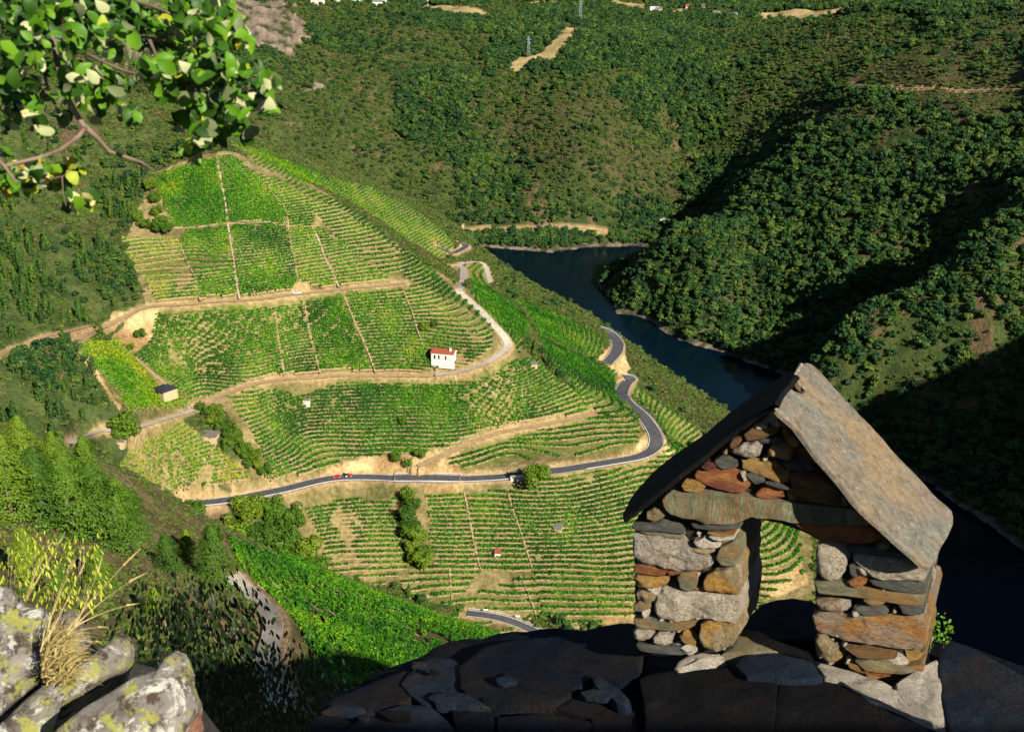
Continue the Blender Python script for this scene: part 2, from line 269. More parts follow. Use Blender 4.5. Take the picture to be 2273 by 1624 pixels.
# ------------------------------------------------------------------ helpers: objects, materials
def tag(o, label=None, cat=None, group=None, kind=None):
    if label: o['label'] = label
    if cat: o['category'] = cat
    if group: o['group'] = group
    if kind: o['kind'] = kind
    return o
def link(name, me, mat=None, parent=None):
    o = bpy.data.objects.new(name, me); COL.objects.link(o)
    if mat is not None:
        for m in (mat if isinstance(mat, (list, tuple)) else [mat]): me.materials.append(m)
    if parent is not None: o.parent = parent
    return o
def empty(name, loc, rz=0.0):
    o = bpy.data.objects.new(name, None); COL.objects.link(o); o.location = loc; o.rotation_euler = (0, 0, rz); o.empty_display_size = .3
    return o
def npmesh(name, V, F, smooth_=False, mi=None):
    """mesh from numpy vertices and equal-length faces"""
    V = np.asarray(V, np.float32); F = np.asarray(F, np.int32); me = bpy.data.meshes.new(name); k = F.shape[1]
    me.vertices.add(len(V)); me.vertices.foreach_set('co', V.ravel())
    me.loops.add(F.size); me.loops.foreach_set('vertex_index', F.ravel())
    me.polygons.add(len(F)); me.polygons.foreach_set('loop_start', np.arange(0, F.size, k, dtype=np.int32))
    me.polygons.foreach_set('loop_total', np.full(len(F), k, np.int32))
    me.polygons.foreach_set('use_smooth', np.full(len(F), smooth_, bool))
    if mi is not None: me.polygons.foreach_set('material_index', np.asarray(mi, np.int32))
    me.update(calc_edges=True); return me
def bmobj(name, bm, mat, parent=None, sm=False):
    me = bpy.data.meshes.new(name); bm.normal_update(); bm.to_mesh(me); bm.free()
    if sm: me.polygons.foreach_set('use_smooth', np.full(len(me.polygons), True, bool))
    return link(name, me, mat, parent)
def box(bm, c, s, rz=0.0, mi=0, tilt=None):
    M = Matrix.Translation(c) @ Matrix.Rotation(rz, 4, 'Z')
    if tilt is not None: M = M @ tilt
    r = bmesh.ops.create_cube(bm, size=1.0, matrix=M @ Matrix.Diagonal((s[0], s[1], s[2], 1)))
    for v in r['verts']:
        for f in v.link_faces: f.material_index = mi
    return r['verts']
def tube(bm, pts, rad, n=6, mi=0, cap=True):
    rings = []; pts = [Vector(p) for p in pts]
    for i, p in enumerate(pts):
        d = (pts[min(i + 1, len(pts) - 1)] - pts[max(i - 1, 0)]).normalized()
        a = d.orthogonal().normalized() if i == 0 else (a - d * a.dot(d)).normalized()
        b = d.cross(a); r = rad[i] if hasattr(rad, '__len__') else rad
        rings.append([bm.verts.new(p + (a * math.cos(2 * math.pi * k / n) + b * math.sin(2 * math.pi * k / n)) * r) for k in range(n)])
    for i in range(len(rings) - 1):
        for k in range(n):
            f = bm.faces.new((rings[i][k], rings[i][(k + 1) % n], rings[i + 1][(k + 1) % n], rings[i + 1][k])); f.material_index = mi; f.smooth = True
    if cap:
        for r_ in (rings[0][::-1], rings[-1]):
            f = bm.faces.new(r_); f.material_index = mi
    return rings
class NT:
    def __init__(s, name, rough=.9, spec=.2):
        s.m = bpy.data.materials.new(name); s.m.use_nodes = True; s.t = s.m.node_tree; s.t.nodes.clear()
        s.o = s.n('OutputMaterial'); s.b = s.n('BsdfPrincipled'); s.b.inputs['Roughness'].default_value = rough; s.b.inputs['Specular IOR Level'].default_value = spec
        s.l(s.b.outputs[0], s.o.inputs[0])
    def n(s, t, **k):
        x = s.t.nodes.new('ShaderNode' + t)
        for a, b in k.items(): setattr(x, a, b)
        return x
    def l(s, a, b): s.t.links.new(a, b)
    def pos(s, obj=False):
        if obj: return s.n('TexCoord').outputs['Object']
        return s.n('NewGeometry').outputs['Position']
    def noise(s, vec, scale, det=3, rough=.55, dist=0):
        x = s.n('TexNoise'); x.inputs['Scale'].default_value = scale; x.inputs['Detail'].default_value = det; x.inputs['Roughness'].default_value = rough; x.inputs['Distortion'].default_value = dist
        s.l(vec, x.inputs['Vector']); return x.outputs[0]
    def ramp(s, f, stops, interp='LINEAR'):
        x = s.n('ValToRGB'); e = x.color_ramp; e.interpolation = interp
        while len(e.elements) < len(stops): e.elements.new(.5)
        for i, (p, c) in enumerate(stops):
            e.elements[i].position = p; e.elements[i].color = (*c, 1) if not isinstance(c, float) else (c, c, c, 1)
        s.l(f, x.inputs[0]); return x.outputs[0]
    def mix(s, f, a, b, mode='MIX'):
        x = s.n('Mix', data_type='RGBA', blend_type=mode)
        for i, v in ((0, f), (6, a), (7, b)):
            if isinstance(v, (int, float)): x.inputs[i].default_value = v
            elif isinstance(v, tuple): x.inputs[i].default_value = (*v, 1)
            else: s.l(v, x.inputs[i])
        return x.outputs[2]
    def math(s, op, a, b=0.0):
        x = s.n('Math', operation=op)
        for i, v in ((0, a), (1, b)):
            if isinstance(v, (int, float)): x.inputs[i].default_value = v
            else: s.l(v, x.inputs[i])
        return x.outputs[0]
    def col(s, c): 
        if isinstance(c, tuple): s.b.inputs['Base Color'].default_value = (*c, 1)
        else: s.l(c, s.b.inputs['Base Color'])
        return s
    def bump(s, h, strength=.5, dist=.1):
        x = s.n('Bump'); x.inputs['Strength'].default_value = strength; x.inputs['Distance'].default_value = dist
        s.l(h, x.inputs['Height']); s.l(x.outputs[0], s.b.inputs['Normal']); return s
def simple(name, c, c2=None, scale=3.0, rough=.85, spec=.2, bump=0, obj=True, det=4):
    t = NT(name, rough, spec); p = t.pos(obj)
    if c2 is None: t.col(c)
    else: t.col(t.ramp(t.noise(p, scale, det), [(.35, c), (.65, c2)]))
    if bump: t.bump(t.noise(p, scale * 2.5, 5), .6, bump)
    return t.m
def leafmat(name, cols, scale=.05, back=None, trans=.25, rough=.6, spec=.25, rnd=.6):
    """foliage: hue varies per object / instance and with place"""
    t = NT(name, rough, spec); oi = t.n('ObjectInfo').outputs['Random']
    f = t.math('ADD', t.math('MULTIPLY', oi, rnd), t.math('MULTIPLY', t.noise(t.pos(), scale, 3), 1.0 - rnd + .15))
    n = len(cols); c = t.ramp(f, [(.12 + .76 * i / (n - 1), cc) for i, cc in enumerate(cols)])
    c = t.mix(t.math('MULTIPLY', t.noise(t.pos(), .9, 2), .5), c, (0.01, 0.03, 0.004), 'MIX') if rnd > 0 else c
    if back: c = t.mix(t.n('NewGeometry').outputs['Backfacing'], c, back)
    t.col(c)
    if trans > 0:
        tr = t.n('BsdfTranslucent'); t.l(c, tr.inputs[0]); ms = t.n('MixShader'); ms.inputs[0].default_value = trans
        t.l(t.b.outputs[0], ms.inputs[1]); t.l(tr.outputs[0], ms.inputs[2]); t.l(ms.outputs[0], t.o.inputs[0])
    return t.m
M = {}
M['asphalt'] = simple('asphalt', (.055,.056,.062), (.085,.085,.09), .4, .9, obj=False)
M['dirt'] = simple('track_earth', (.30,.20,.095), (.42,.30,.16), .5, .95, obj=False)
M['concrete'] = simple('track_concrete', (.34,.30,.23), (.46,.42,.34), .4, .9, obj=False)
M['paint'] = simple('road_paint', (.75,.75,.72), (.62,.62,.6), 2.0, .6, obj=False)
M['drystone'] = simple('dry_stone', (.16,.11,.06), (.42,.31,.17), 1.5, .95, obj=False)
M['whitestone'] = simple('pale_dry_stone', (.18,.14,.08), (.50,.42,.28), 1.2, .95, obj=False)
M['metal'] = simple('galvanised_metal', (.55,.56,.58), (.42,.43,.45), 4.0, .35, .6)
M['steel'] = simple('grey_steel', (.40,.43,.47), (.33,.36,.4), 4.0, .5, .5)
M['bark'] = simple('bark', (.10,.07,.045), (.2,.15,.10), 4.0, .95)
M['white'] = simple('whitewash', (.74,.70,.60), (.62,.57,.47), 1.2, .9)
M['stonewall'] = simple('stone_masonry', (.36,.26,.14), (.52,.40,.24), 2.5, .95, bump=.05)
M['redtile'] = simple('red_tile', (.20,.045,.028), (.30,.085,.05), 3.0, .85, bump=.04)
M['slate'] = simple('dark_slate', (.014,.017,.026), (.03,.033,.045), 2.0, .55, .4)
M['greyroof'] = simple('grey_slate_roof', (.11,.105,.09), (.17,.16,.135), 2.0, .8)
M['dark'] = simple('dark_opening', (.01,.009,.008), (.016,.014,.012), 2.0, .7)
M['woodbrown'] = simple('brown_wood', (.16,.07,.03), (.24,.11,.05), 3.0, .7)
M['glass'] = simple('window_glass', (.02,.03,.04), (.03,.04,.05), 1.0, .1, .6)
M['rubber'] = simple('tyre_rubber', (.012,.012,.012), (.02,.02,.02), 5.0, .9)
# ------------------------------------------------------------------ ground: one sheet, fine where the picture looks closely
th = np.concatenate([np.linspace(-95, -27, 60)[:-1], np.linspace(-27, 27, 860), np.linspace(27, 95, 80)[1:]]) * math.pi / 180
rr = np.concatenate([np.geomspace(4.5, 60, 60)[:-1], np.geomspace(60, 420, 210)[:-1], np.linspace(420, 1050, 430)[:-1], np.geomspace(1050, 1700, 150)[:-1], np.geomspace(1700, 3200, 110)])
TH, RR = np.meshgrid(th, rr); TX = RR * np.sin(TH); TY = RR * np.cos(TH)
TZ = H(TX, TY)
RD, RZ, RW = road_dist(TX, TY)
k = 1 - sstep(RW + .5, RW + 3.6, RD); TZ = TZ * (1 - k) + (RZ - .30) * k
INV = np.zeros(TX.shape, bool); VG = np.zeros(TX.shape)
for P, gr, gap, st, hue, lab in PLOTS:
    m = inpoly(TX, TY, P); INV |= m; VG[m] = gr
NV = inpoly(TX, TY, NEARV)
bare = zmask(BARE, TX, TY); field = zmask(FIELD, TX, TY, 36); rock = zmask(ROCK, TX, TY, 70); heath = zmask(HEATH, TX, TY, 90)
n1 = fbm(TX / 60, TY / 60, 5) + .5; n2 = fbm(TX / 7, TY / 7, 4) + .5; n3 = fbm(TX / 22 + 50, TY / 22, 4) + .5
rock = rock & (n3 + (n2 - .5) * .5 > .40)
wildr = ~(INV | NV | bare | field)
TZ = TZ + np.where(wildr & (RD > 8), (n2 - .5) * np.clip(RR / 250, .3, 3.0), 0) + np.where(INV | NV, (n2 - .5) * .5, 0) + np.where(rock, (n3 - .5) * 14 + (n2 - .5) * 9, 0) + np.where(bare & (RD > RW + 1), (n2 - .5) * 1.6, 0)
def L3(a, b, t): return np.array(a)[None, None] * (1 - t[..., None]) + np.array(b)[None, None] * t[..., None]
C = L3((.018,.034,.009), (.052,.062,.018), sstep(.3, .75, n1 * .4 + n2 * .6))                    # scrub floor
C = C * np.where((TX < 0) & (TY < 1120) & (TY > 330), 1.7, 1.25)[..., None]
C = np.where((n3 > .66)[..., None], L3((.08,.058,.03), (.12,.085,.045), n2), C)
near_heath = (RR < 330) & ~NV
C = np.where(near_heath[..., None], L3((.075,.065,.025), (.18,.13,.065), sstep(.3,.7,n2)), C)
C = np.where(heath[..., None], L3((.035,.045,.015), (.075,.062,.028), sstep(.3, .7, n2)), C)
soil = L3((.13,.115,.035), (.31,.235,.105), sstep(.25, .75, n2 * .6 + n3 * .4)); soil = soil * (1 - .8 * VG[..., None] ** 4) + np.array([.075,.12,.015])[None, None] * (.8 * VG[..., None] ** 4)
hul = np.zeros(TX.shape, bool)
for P in HULLS: hul |= inpoly(TX, TY, P)
C = np.where(hul[..., None], L3((.10,.095,.03), (.26,.20,.09), sstep(.3, .7, n2 * .6 + n3 * .4)), C)
C = np.where(INV[..., None], soil, C)
C = np.where(NV[..., None], L3((.07,.06,.02), (.16,.12,.05), n2), C)
C = np.where(bare[..., None], L3((.24,.15,.06), (.55,.40,.19), sstep(.3, .75, n2 * .5 + n3 * .5)), C)
C = np.where(field[..., None], L3((.20,.16,.06), (.40,.30,.14), sstep(.25, .7, n2 * .5 + n3 * .5)), C)
C = np.where(rock[..., None], L3((.07,.06,.04), (.25,.19,.14), sstep(.3, .7, n2 * .6 + n3 * .4)), C)
rb = (1 - sstep(RW + .6, RW + 1.2 + n3 * 1.8, RD)); C = C * (1 - rb[..., None]) + L3((.26,.17,.08), (.46,.33,.17), n2) * rb[..., None]
shore = (1 - sstep(1.0, 2.6 + n2 * 2, TZ)) * (RR > 300); C = C * (1 - shore[..., None]) + L3((.05,.045,.03), (.20,.17,.12), sstep(.3,.7,n2)) * shore[..., None]
nr, nc = TX.shape; idx = np.arange(nr * nc).reshape(nr, nc)
Fq = np.stack([idx[:-1, :-1], idx[:-1, 1:], idx[1:, 1:], idx[1:, :-1]], -1).reshape(-1, 4)
me = npmesh('terrain', np.stack([TX, TY, TZ], -1).reshape(-1, 3), Fq, True)
ca = me.color_attributes.new('pigment', 'FLOAT_COLOR', 'POINT')
ca.data.foreach_set('color', np.concatenate([C, np.ones(C.shape[:2] + (1,))], -1).astype(np.float32).ravel())
t = NT('ground', .95, .1); a = t.n('Attribute', attribute_name='pigment'); p = t.pos()
t.col(t.mix(1.0, a.outputs['Color'], t.ramp(t.noise(p, .45, 5, .7), [(.3, .55), (.7, 1.45)]), 'MULTIPLY'))
t.bump(t.noise(p, .5, 6, .7), .9, 1.2)
ter = link('terrain', me, t.m); tag(ter, kind='structure')
# the hill the camera stands on goes on behind it, and the river
bm = bmesh.new(); q = [bm.verts.new(v) for v in ((-900,-400,-14),(1100,-400,-14),(1100,3000,-14),(-900,3000,-14))]; bm.faces.new(q); tag(bmobj('river_bed', bm, M['dirt']), kind='structure')
bm = bmesh.new(); q = [bm.verts.new(v) for v in ((-900,-300,0),(600,-300,0),(600,1900,0),(-900,1900,0))]; bm.faces.new(q)
t = NT('river_water', .14, .06); t.col((.001,.006,.011)); t.b.inputs['IOR'].default_value = 1.33
t.bump(t.noise(t.pos(), .25, 4, .6), .25, .4); tag(bmobj('river', bm, t.m), kind='structure')
# roads as ribbons
def ribbon(Q, off0, off1, dz):
    d = np.gradient(Q[:, :2], axis=0); d /= np.linalg.norm(d, axis=1)[:, None] + 1e-9; nrm = np.stack([-d[:, 1], d[:, 0]], -1)
    A = np.concatenate([Q[:, :2] + nrm * off0, Q[:, 2:3] + dz], 1); B = np.concatenate([Q[:, :2] + nrm * off1, Q[:, 2:3] + dz], 1)
    V = np.stack([A, B], 1).reshape(-1, 3); n = len(Q); i = np.arange(n - 1) * 2
    return V, np.stack([i, i + 1, i + 3, i + 2], -1)
for nm, mt, hw, Q in RL:
    V, F = ribbon(Q, hw, -hw, .10); tag(link(nm, npmesh(nm, V, F, True), M[mt]), kind='structure')
    if mt == 'asphalt':
        for s in (-1, 1):
            V, F = ribbon(Q, s * (hw - .3) + .14, s * (hw - .3) - .14, .112); tag(link('road_marking', npmesh('road_marking', V, F), M['paint']), kind='structure')
# ------------------------------------------------------------------ vines: rows follow the contour lines of each plot
t = NT('vine_leaves', .6, .2); at = t.n('Attribute', attribute_name='hue').outputs['Fac']
vc = t.ramp(at, [(0.0, (.014,.075,.006)), (.3, (.034,.145,.005)), (.6, (.082,.23,.005)), (.85, (.18,.28,.006)), (1.0, (.28,.28,.012))])
vc = t.mix(1.0, vc, t.ramp(t.noise(t.pos(), 1.1, 3, .7), [(.3, .5), (.7, 1.5)]), 'MULTIPLY')
t.col(vc); tr = t.n('BsdfTranslucent'); t.l(vc, tr.inputs[0]); ms = t.n('MixShader'); ms.inputs[0].default_value = .2
t.l(t.b.outputs[0], ms.inputs[1]); t.l(tr.outputs[0], ms.inputs[2]); t.l(ms.outputs[0], t.o.inputs[0]); M['vine'] = t.m
rg = np.random.RandomState(11)
def quads(Cn, N, S):
    """leaf cards: centres, normals, half sizes -> vertices, faces"""
    n = len(Cn); N = N / (np.linalg.norm(N, axis=1)[:, None] + 1e-9); r = rg.normal(size=(n, 3)); a = np.cross(N, r); a /= np.linalg.norm(a, axis=1)[:, None] + 1e-9; b = np.cross(N, a)
    a = a * S[:, None]; b = b * (S * rg.uniform(.55, 1.0, n))[:, None]
    V = np.stack([Cn - a - b * .6, Cn + a * .7 - b, Cn + a + b * .6, Cn - a * .7 + b], 1).reshape(-1, 3)
    return V, np.arange(4 * n).reshape(n, 4)
def contour_segs(P, step, g=1.4):
    x0, y0 = P.min(0) - 2; x1, y1 = P.max(0) + 2
    X, Y = np.meshgrid(np.arange(x0, x1 + g, g), np.arange(y0, y1 + g, g)); Z = H(X, Y) + fbm(X / 16, Y / 16, 2) * .9
    q = Z / step; K = np.floor(q); c00, c10, c11, c01 = q[:-1, :-1], q[:-1, 1:], q[1:, 1:], q[1:, :-1]
    mx = np.maximum(np.maximum(c00, c10), np.maximum(c11, c01)); kk = np.floor(mx); mn = np.minimum(np.minimum(c00, c10), np.minimum(c11, c01))
    i, j = np.where(mn < kk); k = kk[i, j]; out = []
    cs = [c00[i, j] - k, c10[i, j] - k, c11[i, j] - k, c01[i, j] - k]; px_ = [X[i, j], X[i, j + 1], X[i + 1, j + 1], X[i + 1, j]]; py_ = [Y[i, j], Y[i, j + 1], Y[i + 1, j + 1], Y[i + 1, j]]
    E = []; 
    for a, b in ((0, 1), (1, 2), (2, 3), (3, 0)):
        cr = (cs[a] < 0) != (cs[b] < 0); t_ = cs[a] / (cs[a] - cs[b] + 1e-12); E.append((cr, px_[a] + (px_[b] - px_[a]) * t_, py_[a] + (py_[b] - py_[a]) * t_))
    cnt = sum(e[0].astype(int) for e in E); ok = cnt == 2; A = np.zeros((len(i), 2)); B = np.zeros((len(i), 2)); got = np.zeros(len(i), int)
    for cr, ex, ey in E:
        f = cr & (got == 0); A[f, 0] = ex[f]; A[f, 1] = ey[f]; s_ = cr & (got == 1); B[s_, 0] = ex[s_]; B[s_, 1] = ey[s_]; got += cr
    return A[ok], B[ok], k[ok]
def unhidden(x, y, z, tol=2.0):
    vis = np.ones(x.shape, bool)
    for f in np.linspace(.12, .97, 36): vis &= H(x * f, y * f) < CZ + (z - CZ) * f + tol * 1.0
    u, v = proj(x, y, z); return vis & (u > -10) & (u < 1034) & (v > -10) & (v < 741)
ROWS = []
def vine_plot(P, gr, gap, step, hue, lab, near=False):
    A, B, K = contour_segs(P, step, 1.0 if near else 1.4)
    Mx = (A + B) / 2; ins = inpoly(Mx[:, 0], Mx[:, 1], P); A, B, K, Mx = A[ins], B[ins], K[ins], Mx[ins]
    rd, _, rw = road_dist(Mx[:, 0], Mx[:, 1]); L = np.linalg.norm(B - A, axis=1)
    nz = fbm(Mx[:, 0] / 14 , Mx[:, 1] / 14, 4) + .5; keep = rd > rw + (1.6 if near else .9)
    A, B, K, L, nz = A[keep], B[keep], K[keep], L[keep], nz[keep]; full = nz > gap * 1.35 + .13
    if near:
        g2 = np.min(np.hypot(A[:, :1] - NEARGAP[None, :, 0], A[:, 1:] - NEARGAP[None, :, 1]), axis=1) > 2.2; A, B, K, L, nz, full = A[g2], B[g2], K[g2], L[g2], nz[g2], full[g2]
    key = {}; par = list(range(len(K)))
    def fd(a):
        while par[a] != a: par[a] = par[par[a]]; a = par[a]
        return a
    for i in range(len(K)):
        for pt in (A[i], B[i]):
            h_ = (round(pt[0], 3), round(pt[1], 3))
            if h_ in key: par[fd(i)] = fd(key[h_])
            else: key[h_] = i
    K = np.array([fd(i) for i in range(len(K))]) if len(K) else K
    e = 1.0; gx = (H(A[:, 0] + e, A[:, 1]) - H(A[:, 0] - e, A[:, 1])) / 2; gy = (H(A[:, 0], A[:, 1] + e) - H(A[:, 0], A[:, 1] - e)) / 2; gl = np.hypot(gx, gy) + 1e-6; dx, dy_ = -gx / gl, -gy / gl
    nb = rg.poisson(L * full * (2.0 if near else 1.8 + gr * 1.2)); rep = np.repeat(np.arange(len(L)), nb); t_ = rg.rand(len(rep))
    c = A[rep] + (B[rep] - A[rep]) * t_[:, None]; c += rg.normal(size=c.shape) * (.12 if not near else .3)
    if near: nq = 22; hs = (.14, .27); spread = (.52, .52, .7); hz = .9
    else: nq = 8; hs = (.28, .56); w_ = .58 + .48 * gr ** 4; spread = (w_, w_, .42); hz = .62
    c3 = np.stack([c[:, 0], c[:, 1], H(c[:, 0], c[:, 1]) + hz], -1); q = np.repeat(np.arange(len(c3)), nq)
    off = rg.normal(size=(len(q), 3)) * np.array(spread) * .62 * rg.uniform(.6, 1.35, len(c3))[q][:, None]; ctr = c3[q] + off
    N = off + rg.normal(size=off.shape) * .45 + np.array([0, 0, .25]); S = rg.uniform(hs[0], hs[1], len(q))
    hv = np.clip(hue - .06 + (nz[rep] - .5) * 1.1 + rg.normal(size=len(rep)) * .14, 0, 1)[q]; lev = K[rep][q]
    for k in np.unique(K):
        m = lev == k; w = K == k
        if m.sum() < 6: continue
        ROWS.append(dict(ctr=ctr[m], N=N[m], S=S[m], hue=hv[m], A=A[w], B=B[w], d=np.stack([dx[w], dy_[w]], -1), lab=lab, near=near))
for P, gr, gap, st, hue, lab in PLOTS: vine_plot(P, gr, gap, st * .93, hue, lab)
vine_plot(NEARV, 1.0, .06, 1.35, .46, 'the close steep vineyard right of the pale concrete track', True)
def row_mesh(rows, name):
    V, F = quads(np.concatenate([r['ctr'] for r in rows]), np.concatenate([r['N'] for r in rows]), np.concatenate([r['S'] for r in rows]))
    me = npmesh(name, V, F); a = me.attributes.new('hue', 'FLOAT', 'POINT'); a.data.foreach_set('value', np.repeat(np.concatenate([r['hue'] for r in rows]), 4).astype(np.float32)); return me
def wall_mesh(rows, name):
    A = np.concatenate([r['A'] for r in rows]); B = np.concatenate([r['B'] for r in rows]); d = np.concatenate([r['d'] for r in rows])
    f = (B - A); f /= np.linalg.norm(f, axis=1)[:, None] + 1e-9; A = A - f * .1; B = B + f * .1
    o = .85; A2 = A + d * o; B2 = B + d * o; ja = rg.uniform(-.1, .16, len(A)); ti = .35
    za = H(A2[:, 0], A2[:, 1]); zb = H(B2[:, 0], B2[:, 1]); s_ = np.stack
    A3 = A2 - d * ti; B3 = B2 - d * ti; up = .50
    V = s_([s_([A2[:,0],A2[:,1],za-.5],-1), s_([B2[:,0],B2[:,1],zb-.5],-1), s_([B2[:,0],B2[:,1],zb+up+ja],-1), s_([A2[:,0],A2[:,1],za+up+ja],-1),
            s_([A3[:,0],A3[:,1],za+up+.02+ja],-1), s_([B3[:,0],B3[:,1],zb+up+.02+ja],-1)], 1).reshape(-1, 3)
    i = np.arange(len(A)) * 6; F = np.concatenate([s_([i, i+1, i+2, i+3], -1), s_([i+3, i+2, i+5, i+4], -1)])
    return npmesh(name, V, F)
for r in ROWS:
    c = r['ctr']; u, v = proj(c[:, 0], c[:, 1], c[:, 2]); vis = unhidden(c[::9, 0], c[::9, 1], c[::9, 2] + .5).mean()
    dep = c[:, 1].mean(); r['size'] = vis * len(np.unique((u / 3).astype(int) * 1000 + (v / 3).astype(int)))
ROWS.sort(key=lambda r: -r['size'])
print('vine rows', len(ROWS), 'cards', sum(len(r['S']) for r in ROWS))
for r in ROWS[:300]:
    c = r['ctr'].mean(0); o = link('vine_row', row_mesh([r], 'vine_row'), M['vine'])
    tag(o, 'row of vines in ' + r['lab'], 'vine row', 'rows of vines on the terraces')
    link('terrace_wall', wall_mesh([r], 'terrace_wall'), M['drystone'], o)
o = link('vineyard_rows', row_mesh(ROWS[300:], 'vineyard_rows'), M['vine']); tag(o, 'the many thinner rows of vines filling the terraced slope', 'vines', kind='stuff')
link('terrace_wall', wall_mesh(ROWS[300:], 'terrace_walls'), M['drystone'], o)
# dry stone walls running down the slope between the plots
WALLS = [('M4', [(545,110),(575,230),(600,370),(612,470),(640,640),(660,800),(680,905)], 1, 'long pale stone wall and steps running down the whole upper vineyard'),
 ('M4', [(755,190),(850,290),(940,395),(960,520),(985,650),(1012,800)], 0, 'brown stone wall down the upper vineyard to the parked pale car'),
 ('M4', [(1090,490),(1130,570),(1180,700),(1245,838)], 1, 'pale narrow stone wall down to the dirt track right of the parked pale car'),
 ('M4', [(345,590),(380,690),(430,800),(457,915)], 0, 'thin brown stone wall at the left of the upper vineyard'),
 ('M4', [(310,497),(450,492),(605,472),(780,485),(950,487),(1120,490)], 0, 'stone wall running level across the upper vineyard'),
 ('M4', [(1262,862),(1300,950),(1335,1040),(1390,1160),(1452,1320)], 0, 'leaning stone wall down the middle vineyard, left of the white house'),
 ('M4', [(1608,850),(1660,980),(1690,1080),(1722,1170)], 0, 'short stone wall down the middle vineyard above the white house'),
 ('M4', [(1040,885),(1060,1000),(1090,1150),(1138,1325)], 0, 'stone wall down the middle vineyard below the parked pale car'),
 ('M4', [(872,935),(890,1040),(910,1190),(935,1335)], 0, 'dark narrow stone wall down the middle vineyard'),
 ('D4', [(1215,75),(1245,220),(1270,360),(1305,490)], 0, 'stone wall left of the tiny hut with the red roof'),
 ('D4', [(1445,50),(1480,170),(1530,310),(1585,485)], 0, 'stone wall right of the tiny hut with the red roof'),
 ('M5', [(1640,335),(1655,450),(1665,540)], 0, 'stone wall right of the tiny white hut'), ('M5', [(1890,360),(1920,470),(1990,580),(2070,665)], 0, 'stone wall down the deep green plot right of the tiny white hut'),
 ('M6', [(690,850),(720,940),(790,1010)], 1, 'broken pale stone wall below the concrete ramp'), ('M5', [(810,700),(870,790),(945,900)], 0, 'stone edging beside the lower left hut with the flat roof'),
 ('D4', [(1135,480),(1140,560),(1150,660)], 0, 'short stone wall low in the valley under the column of bushes'), ('D4', [(1520,520),(1570,640),(1610,750)], 0, 'stone wall down to the guardrail low in the valley'),
 ('M5', [(400,190),(560,330),(740,470)], 0, 'stone edging beside the yellow green plot'), ('M4', [(1040,160),(1150,230),(1290,315)], 0, 'dark edging down the far plot behind the ridge'),
 ('L3', [(1500,470),(1600,545),(1680,610),(1740,700),(1765,790),(1770,860)], 2, 'rough dry stone wall edging the pale concrete track close below')]
for c, pts, k, lab in WALLS:
    Q = smooth([hit(u, v, 60. if c == 'L3' else 400.) for u, v in px(c, pts)], 8); Q[:, 2] = H(Q[:, 0], Q[:, 1]); hw, hh = (.6, .5) if k == 1 else ((.6, .9) if k == 2 else (.5, .7))
    if c == 'M5' or pts[0] == (310,497): hw *= .7
    bm = bmesh.new(); d = np.gradient(Q[:, :2], axis=0); d /= np.linalg.norm(d, axis=1)[:, None]; nn = np.stack([-d[:, 1], d[:, 0]], -1); prev = None
    for i in range(len(Q)):
        w = hw * rg.uniform(.75, 1.2); h_ = hh * rg.uniform(.75, 1.25); x, y, z = Q[i]; a, b = nn[i]
        cur = [bm.verts.new(p) for p in ((x-a*w, y-b*w, z-1), (x-a*w*.8, y-b*w*.8, z+h_), (x+a*w*.8, y+b*w*.8, z+h_), (x+a*w, y+b*w, z-1))]
        if prev:
            for q in range(3): bm.faces.new((prev[q], prev[q+1], cur[q+1], cur[q]))
        prev = cur
    tag(bmobj('stone_wall', bm, M['whitestone'] if k == 1 else M['drystone']), lab, 'stone wall', 'walls between the vineyard plots')
# ------------------------------------------------------------------ trees
M['leafA'] = leafmat('broadleaf', [(.011,.040,.017), (.022,.075,.021), (.050,.12,.022), (.12,.19,.026)], .012)
M['leafP'] = leafmat('pine_needles', [(.018,.055,.010), (.045,.115,.012), (.10,.175,.014)], .02)
M['leafS'] = leafmat('scrub_leaves', [(.035,.070,.012), (.075,.115,.022), (.12,.14,.035), (.10,.19,.016), (.16,.12,.05)], .01)
M['leafN'] = leafmat('near_leaves', [(.04,.105,.008), (.09,.19,.010), (.19,.28,.014)], .04)
rt = np.random.RandomState(5)
def crown_pts(lobes, n, inner=.25):
    out = []; nr = []
    w = np.array([l[3] ** 2 for l in lobes]); pick = rt.choice(len(lobes), n, p=w / w.sum())
    for k, l in enumerate(lobes):
        m = (pick == k).sum(); d = rt.normal(size=(m, 3)); d /= np.linalg.norm(d, axis=1)[:, None]; r = l[3] * (1 - inner * rt.rand(m) ** 1.5)
        out.append(np.array(l[:3]) + d * r[:, None] * np.array([1, 1, l[4]])); nr.append(d)
    return np.concatenate(out), np.concatenate(nr)
def broad(n=230, s=.17, nl=8, flat=.75, seed=0):
    lobes = [(0, 0, 1.1, .62, flat)]
    for i in range(nl):
        a = i * 2.4 + rt.rand(); r = rt.uniform(.35, .68); lobes.append((math.cos(a) * r, math.sin(a) * r, rt.uniform(.7, 1.6), rt.uniform(.26, .48), rt.uniform(.7, 1.1)))
    c, d = crown_pts(lobes, n); N = d + rt.normal(size=d.shape) * .42 + np.array([0, 0, .2]); return quads(c, N, rt.uniform(.6, 1.25, n) * s)
def pine(n=260, s=.1, seed=0):
    t_ = rt.rand(n) ** .75; z = .22 + 1.9 * t_; rad = (.52 * (1 - t_) ** .6 + .04) * (1 + .22 * np.sin(t_ * 34 + seed)) ; a = rt.rand(n) * 6.283
    bump = 1 + .35 * np.sin(a * 3 + t_ * 9 + seed) ; r = rad * bump * rt.uniform(.55, 1.05, n); c = np.stack([np.cos(a) * r, np.sin(a) * r, z - r * .25], -1)
    N = np.stack([np.cos(a), np.sin(a), np.full(n, .5)], -1) + rt.normal(size=(n, 3)) * .5; return quads(c, N, rt.uniform(.6, 1.3, n) * s)
